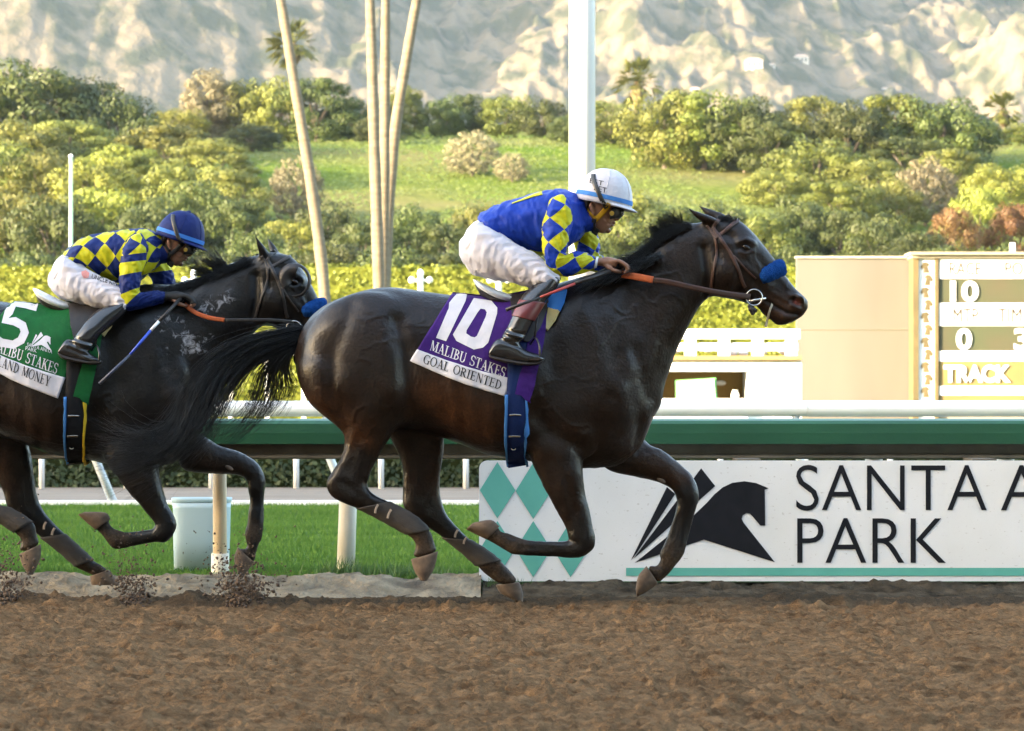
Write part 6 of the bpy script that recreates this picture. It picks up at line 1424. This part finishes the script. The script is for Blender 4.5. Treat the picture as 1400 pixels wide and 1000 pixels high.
BREECH = mat('breeches_white', (.48, .468, .525), .6, (.42, .41, .465), 10, bump=.0012, bscale=60, sheen=.2)
BOOT = mat('boot_black', (.010, .010, .012), .22, (.016, .016, .018), 12, spec=.6, coat=.3); 
SILKB = fabric('silk_blue', (.007, .036, .31), (.006, .029, .25), .48); SILKN = fabric('silk_navy', (.006, .017, .11), rough=.5); YELF = fabric('silk_yellow', (.48, .46, .02), rough=.5)
T1 = [(658, 296, 678, 330, .14), (680, 283, 700, 340, .158), (705, 274, 722, 347, .17), (735, 264.5, 748, 349, .185), (762, 261, 775, 340, .188), (780, 263, 793, 324, .145), (790, 269, 801, 312, .09)]
def arm_y(secs, ys): return [(*s, y) for s, y in zip(secs, ys)]
A1 = arm_y([(772, 268, 750, 277, .05), (781, 283, 746, 288, .064), (782, 304, 742, 304, .062), (777, 326, 742, 328, .058), (772, 342, 744, 350, .056), (774, 349, 750, 370, .054), (785, 345, 770, 377, .05), (799, 348, 790, 374.5, .044), (812, 351.5, 808, 368, .036), (822, 352.5, 821, 364, .030)], [-.15, -.18, -.2, -.225, -.235, -.235, -.215, -.185, -.155, -.135])
FA1 = arm_y([(784, 272, 762, 280, .05), (796, 286, 766, 292, .064), (806, 304, 772, 306, .062), (814, 322, 782, 326, .058), (819, 338, 790, 344, .055), (820, 347, 797, 362, .052), (824, 350, 812, 370, .046), (829, 354, 824, 370, .04), (836, 357, 832, 369, .034), (843, 358, 841, 368, .03)], [.15, .18, .2, .22, .23, .225, .2, .175, .15, .13])
TH1 = arm_y([(640, 318, 638, 362, .075), (654, 304, 652, 375, .11), (682, 318, 674, 382.5, .108), (706, 335, 701, 385, .094), (732, 350, 723, 391, .08), (751, 364, 739, 393, .068), (764, 379, 748, 397, .052)], [-.085, -.10, -.125, -.16, -.195, -.22, -.235])
SEAT1 = [(634, 326, 634, 356, .10), (640, 314, 640, 368, .145), (652, 303, 653, 376, .165), (668, 297, 674, 372, .16), (684, 296, 694, 350, .14)]
BOOT1 = arm_y([(767, 381, 738, 384, .05), (760, 396, 722, 396, .055), (747, 412, 712, 408, .053), (733, 434, 703, 427, .049), (723, 453, 694, 446, .045), (716, 466, 686, 460, .046)], [-.235, -.25, -.27, -.30, -.315, -.32])
FOOT1 = arm_y([(669, 478, 670, 488, .03), (680, 464, 677, 491, .037), (702, 463, 692, 495, .041), (718, 478, 712, 498, .043), (735, 484, 732, 498, .04), (744, 489, 742, 494, .024)], [-.32] * 6)
m1 = dict(torso=SILKB, sleeve=pat_mat('silk_diamonds', 'diamond', blu=(.007, .036, .31)), cuff=fabric('cuff_white', (.7, .7, .72)), collar=SILKB, breeches=BREECH, boot=BOOT, helmet=fabric('cap_white', (.53, .52, .57), (.48, .47, .52), .55), band=fabric('band_blue', (.05, .19, .5)), strap=fabric('strap_gold', (.55, .30, .02)), cuffband=(17, 27), cuffcol=mat('cuff_maroon', (.13, .022, .022), .35, coat=.2), seat=SEAT1)
j1, hb1, he1 = jockey(HY1, ident, T1, A1, FA1, TH1, BOOT1, BOOT1, FOOT1, ((822, 358), 1.0), ((843, 363), .8), m1, 'jockey in blue silks with yellow-diamond sleeves and white helmet, crouched on the leading horse')
# yellow trim on the back and hem, helmet print
shirt1 = [o for o in j1.children if o.name.startswith('shirt')][0]; SB1 = bvh_of([shirt1])
ribbon('back_trim', [(700, 279), (715, 273.5), (730, 268), (741, 265)], 3.6, SB1, YELF, j1, .002, .002, HY1, taper=(.3, 1.3))
ribbon('hem_trim', [(724, 343), (735, 346), (746, 346)], 5, SB1, YELF, j1, .003, .002, HY1)
decal('helmet_print', *text2d('EST'), lin((806, 250.5), (824.5, 254.5), (1, -6.5)), hb1, INKC, he1, .002, 3)
decal('helmet_print', *text2d('BET'), lin((812, 260.5), (829, 264.5), (1, -7)), hb1, INKC, he1, .002, 3)

jm2 = sim((786, 271.5), (864, 289), (212.5, 320), (277.5, 341.5))
T2 = [(90, 349, 106, 366, .13), (110, 330, 121, 374, .15), (140, 320.5, 146, 382, .165), (168, 316, 172, 388, .178), (191, 315, 196, 380, .178), (207, 317, 212, 366, .135), (216, 322, 221, 356, .085)]
A2 = arm_y([(193, 321, 174, 330, .05), (202, 337, 166, 343, .064), (198, 358, 164, 362, .06), (192, 379, 164, 386, .056), (189, 394, 164, 404, .054), (192, 401, 170, 424, .052), (203, 400, 190, 422, .047), (215, 400, 209, 417, .042), (225, 400, 223, 413, .036), (231, 400, 230, 411, .031)], [-.15, -.18, -.2, -.22, -.23, -.23, -.2, -.175, -.15, -.135])
FA2 = arm_y([(202, 324, 184, 332, .05), (214, 339, 186, 344, .064), (226, 357, 194, 360, .06), (234, 374, 206, 379, .056), (239, 387, 213, 394, .052), (240, 394, 219, 406, .05), (243, 396, 231, 412, .045), (247, 398, 242, 412, .04), (252, 399, 249, 410, .034), (258, 400, 256, 409, .03)], [.15, .18, .2, .22, .23, .225, .2, .175, .15, .13])
TH2 = arm_y([(77, 364, 75, 398, .07), (90, 350, 87, 409, .105), (110, 364, 105, 416, .102), (132, 376, 127, 419, .09), (153, 387, 148, 421, .076), (168, 398, 158, 424, .066), (178, 410, 165, 428, .05)], [-.085, -.10, -.125, -.155, -.185, -.21, -.225])
SEAT2 = [(71, 372, 71, 394, .095), (76, 360, 77, 403, .135), (86, 350, 89, 409, .155), (99, 346, 106, 404, .15), (112, 348, 122, 384, .13)]
BOOT2 = arm_y([(181, 414, 156, 417, .048), (171, 429, 141, 420, .054), (155, 444, 126, 430, .053), (139, 457, 113, 445, .049), (130, 469, 103, 459, .045), (124, 479, 96, 470, .045)], [-.225, -.24, -.265, -.295, -.31, -.315])
FOOT2 = arm_y([(80, 478, 81, 485, .03), (92, 464, 87, 490, .036), (111, 471, 104, 494, .04), (123, 483, 118, 496.5, .041), (134, 489.5, 131, 497, .036), (139, 493, 138, 496, .022)], [-.315] * 6)
dia2 = dict(blu=(.006, .018, .115)); GLOVE = mat('glove_black', (.014, .013, .013), .7)
m2 = dict(torso=pat_mat('silk_diamonds_navy', 'diamond', a=.108, k=6, **dia2), sleeve=pat_mat('silk_bands', 'bands', bands=((.115, 0), (.155, .22), (.315, .365)), **dia2), cuff=GLOVE, collar=SILKN, breeches=BREECH, boot=BOOT, helmet=fabric('cap_navy', (.006, .016, .10), (.005, .013, .085), .6), band=fabric('band_light_blue', (.04, .17, .52)), strap=GLOVE, seat=SEAT2)
j2, hb2, he2 = jockey(HY2, jm2, T2, A2, FA2, TH2, BOOT2, BOOT2, FOOT2, ((231, 405.5), .92), ((258, 404), .85), m2, 'jockey in navy and yellow diamond silks with navy helmet, crouched on the rear horse', .95, True)
# black gloves over both hands of the rear jockey
for (wx, wy), sg, yy_ in (((231, 405.5), -1, -.135), ((258, 404), 1, .13)):
    sc = .92; ps = [loft([(wx - 9 * sc, wy - 6.5 * sc, wx - 9 * sc, wy + 6.5 * sc, .034, yy_), (wx, wy - 6.5 * sc, wx, wy + 7 * sc, .034, yy_), (wx + 10 * sc, wy - 8 * sc, wx + 8 * sc, wy + 9 * sc, .041, yy_), (wx + 21 * sc, wy - 6 * sc, wx + 18 * sc, wy + 10 * sc, .042, yy_)], HY2, 18, 5, .9)]
    for i, (ln, yo) in enumerate(((1.0, -.034), (1.06, -.012), (1.0, .011), (.84, .033))):
        pts = [P(wx + a_ * sc, wy + b_ * sc, HY2 + yy_ + yo) for a_, b_ in ((14, 0), (22 + 3 * ln, -.5), (32 * ln + 1.5, 5 + i * .6), (36 * ln, 11 + i * .5))]
        ps.append(tube(catmull(pts, 4), [.0135] * 13, 12))
    mesh_obj('glove', *union(ps, .004, 3)[:2], GLOVE, j2, True)
BB2 = bvh_of([o for o in j2.children if o.name.startswith('breeches')])
decal('breeches_print', *text2d('UNCLE KING', .01), lin((125, 381.5), (165, 393), (1, -6)), BB2, INKC, j2, .003, 4)
decal('breeches_print', [(111, 372), (117, 370), (122, 374), (121, 380), (115, 381), (112, 377)], [tuple(range(6))], px_id, BB2, fabric('print_pink', (.62, .25, .22)), j2, .003, 4)

# stirrups (hang from the saddles)
def stirrup(Y0, mp, s, dep, k):
    for sg in (-1, 1):
        y = Y0 + sg * dep; top = P(*mp(731, 462), y); c0 = P(*mp(735, 432), Y0 + sg * .29)
        st_ = mesh_obj('stirrup_leather', *tube([c0, (c0 + top) / 2, top], .006, 8), LEATHB, s, True)
        pts = [P(*mp(a, b), y + dy * sg) for a, b, dy in ((722, 487, -.045), (724, 474, -.045), (729, 465, -.02), (731, 462, 0), (735, 466, .02), (738, 476, .045), (738, 488, .045))]
        mesh_obj('stirrup_iron', *tube(catmull(pts, 5), .0055, 10), mat('iron', (.05, .05, .055), .3, metal=.7), st_, True)
        a, b = P(*mp(722, 490), y), P(*mp(739, 490), y); MB().box(a[0], b[0], y - .05, y + .05, a[2] - .008, a[2] + .002).build('stirrup_tread', LEATHB, st_)
stirrup(HY1, ident, s1, .32, 1); stirrup(HY2, sim((702, 452), (735, 485), (107, 463), (133, 491)), s2, .315, .9)
# whips
w1 = empty('riding_whip', P(760, 397, HY1 - .36), 'red and black riding whip under the leading jockey hand', 'whip')
def wp(name, p0, p1, y0, y1, r0, r1, m, par): mesh_obj(name, *tube([P(*p0, y0), P(*((np.array(p0) + np.array(p1)) / 2), (y0 + y1) / 2), P(*p1, y1)], [r0, (r0 + r1) / 2, r1], 10), m, par, True)
RED = mat('whip_red', (.42, .05, .035), .45)
wp('handle', (834, 371), (786, 388), HY1 - .17, HY1 - .30, .010, .009, LEATHB, w1); wp('shaft', (786, 388), (738, 407), HY1 - .30, HY1 - .38, .007, .006, RED, w1); wp('flap', (738, 407), (692, 424), HY1 - .38, HY1 - .42, .006, .009, LEATHB, w1)
w2 = empty('riding_whip', P(190, 470, HY2 - .38), 'blue riding whip pointing down across the rear horse shoulder', 'whip')
WB = mat('whip_blue', (.03, .08, .5), .4); WG = mat('whip_dark', (.05, .06, .10), .5)
wp('handle', (247, 408), (217, 440), HY2 - .17, HY2 - .30, .010, .009, LEATHB, w2); wp('collar', (217, 440), (206, 452), HY2 - .30, HY2 - .33, .0085, .008, WHITE, w2); wp('shaft', (206, 452), (178, 485), HY2 - .33, HY2 - .38, .0075, .007, WB, w2); wp('flap', (178, 485), (136, 525), HY2 - .38, HY2 - .42, .0065, .009, WG, w2)

# dirt thrown up by the hooves
CLOD = mat('clod', (.10, .062, .036), .95, (.05, .03, .018), 30)
def splash(px, py, Y, n, sx_, sz_, label, seed):
    r = np.random.default_rng(seed); V = []; Fc = []
    base = P(px, py, Y)
    for i in range(n):
        t = r.random() ** 1.7; c = np.array((base[0] + r.normal() * sx_ * (.35 + .8 * t) - .05 * t, Y + r.normal() * .10, max(.0, base[2]) + t * sz_ * (1 + .4 * r.normal() * t)))
        s = (.0022 + .009 * r.random() ** 3) * (1.25 - .6 * t); sc = s * (.6 + .8 * r.random(3)); ph = r.random() * 6
        o = [(1, 0, 0), (-1, 0, 0), (0, 1, 0), (0, -1, 0), (0, 0, 1), (0, 0, -1)]; n0 = len(V)
        for a in o:
            v = np.array(a) * sc; V.append(c + np.array((v[0] * math.cos(ph) - v[2] * math.sin(ph), v[1], v[0] * math.sin(ph) + v[2] * math.cos(ph))) + r.normal(size=3) * s * .2)
        for f in ((0, 2, 4), (2, 1, 4), (1, 3, 4), (3, 0, 4), (2, 0, 5), (1, 2, 5), (3, 1, 5), (0, 3, 5)): Fc.append(tuple(q + n0 for q in f))
    o = fast_mesh('flying_dirt', np.array(V), np.array(Fc), CLOD, None, False); tag(o, label, 'dirt', kind='stuff')
splash(338, 848, 19.9, 2400, .11, .26, 'spray of dark dirt clods below the rear horse outstretched foreleg', 1)
splash(188, 842, 20.1, 1100, .08, .30, 'thin spray of dirt clods just right of the planted hind hoof', 2)
splash(16, 840, 20.2, 1100, .09, .32, 'spray of dirt clods at the left edge', 3)
# ---------------------------------------------------------------- haze
HZM = bpy.data.materials.new('haze'); HZM.use_nodes = True; nt = HZM.node_tree; nt.nodes.clear()
pv = nt.nodes.new('ShaderNodeVolumePrincipled'); pv.inputs['Color'].default_value = (.62, .80, 1.0, 1); pv.inputs['Density'].default_value = .000032; pv.inputs['Anisotropy'].default_value = .2
om = nt.nodes.new('ShaderNodeOutputMaterial'); nt.links.new(pv.outputs[0], om.inputs['Volume'])
hb = MB().box(-9500, 9500, -3500, 12500, -3, 2200).build('haze', HZM); tag(hb, 'thin pale haze over the valley and mountains', 'haze', kind='stuff')
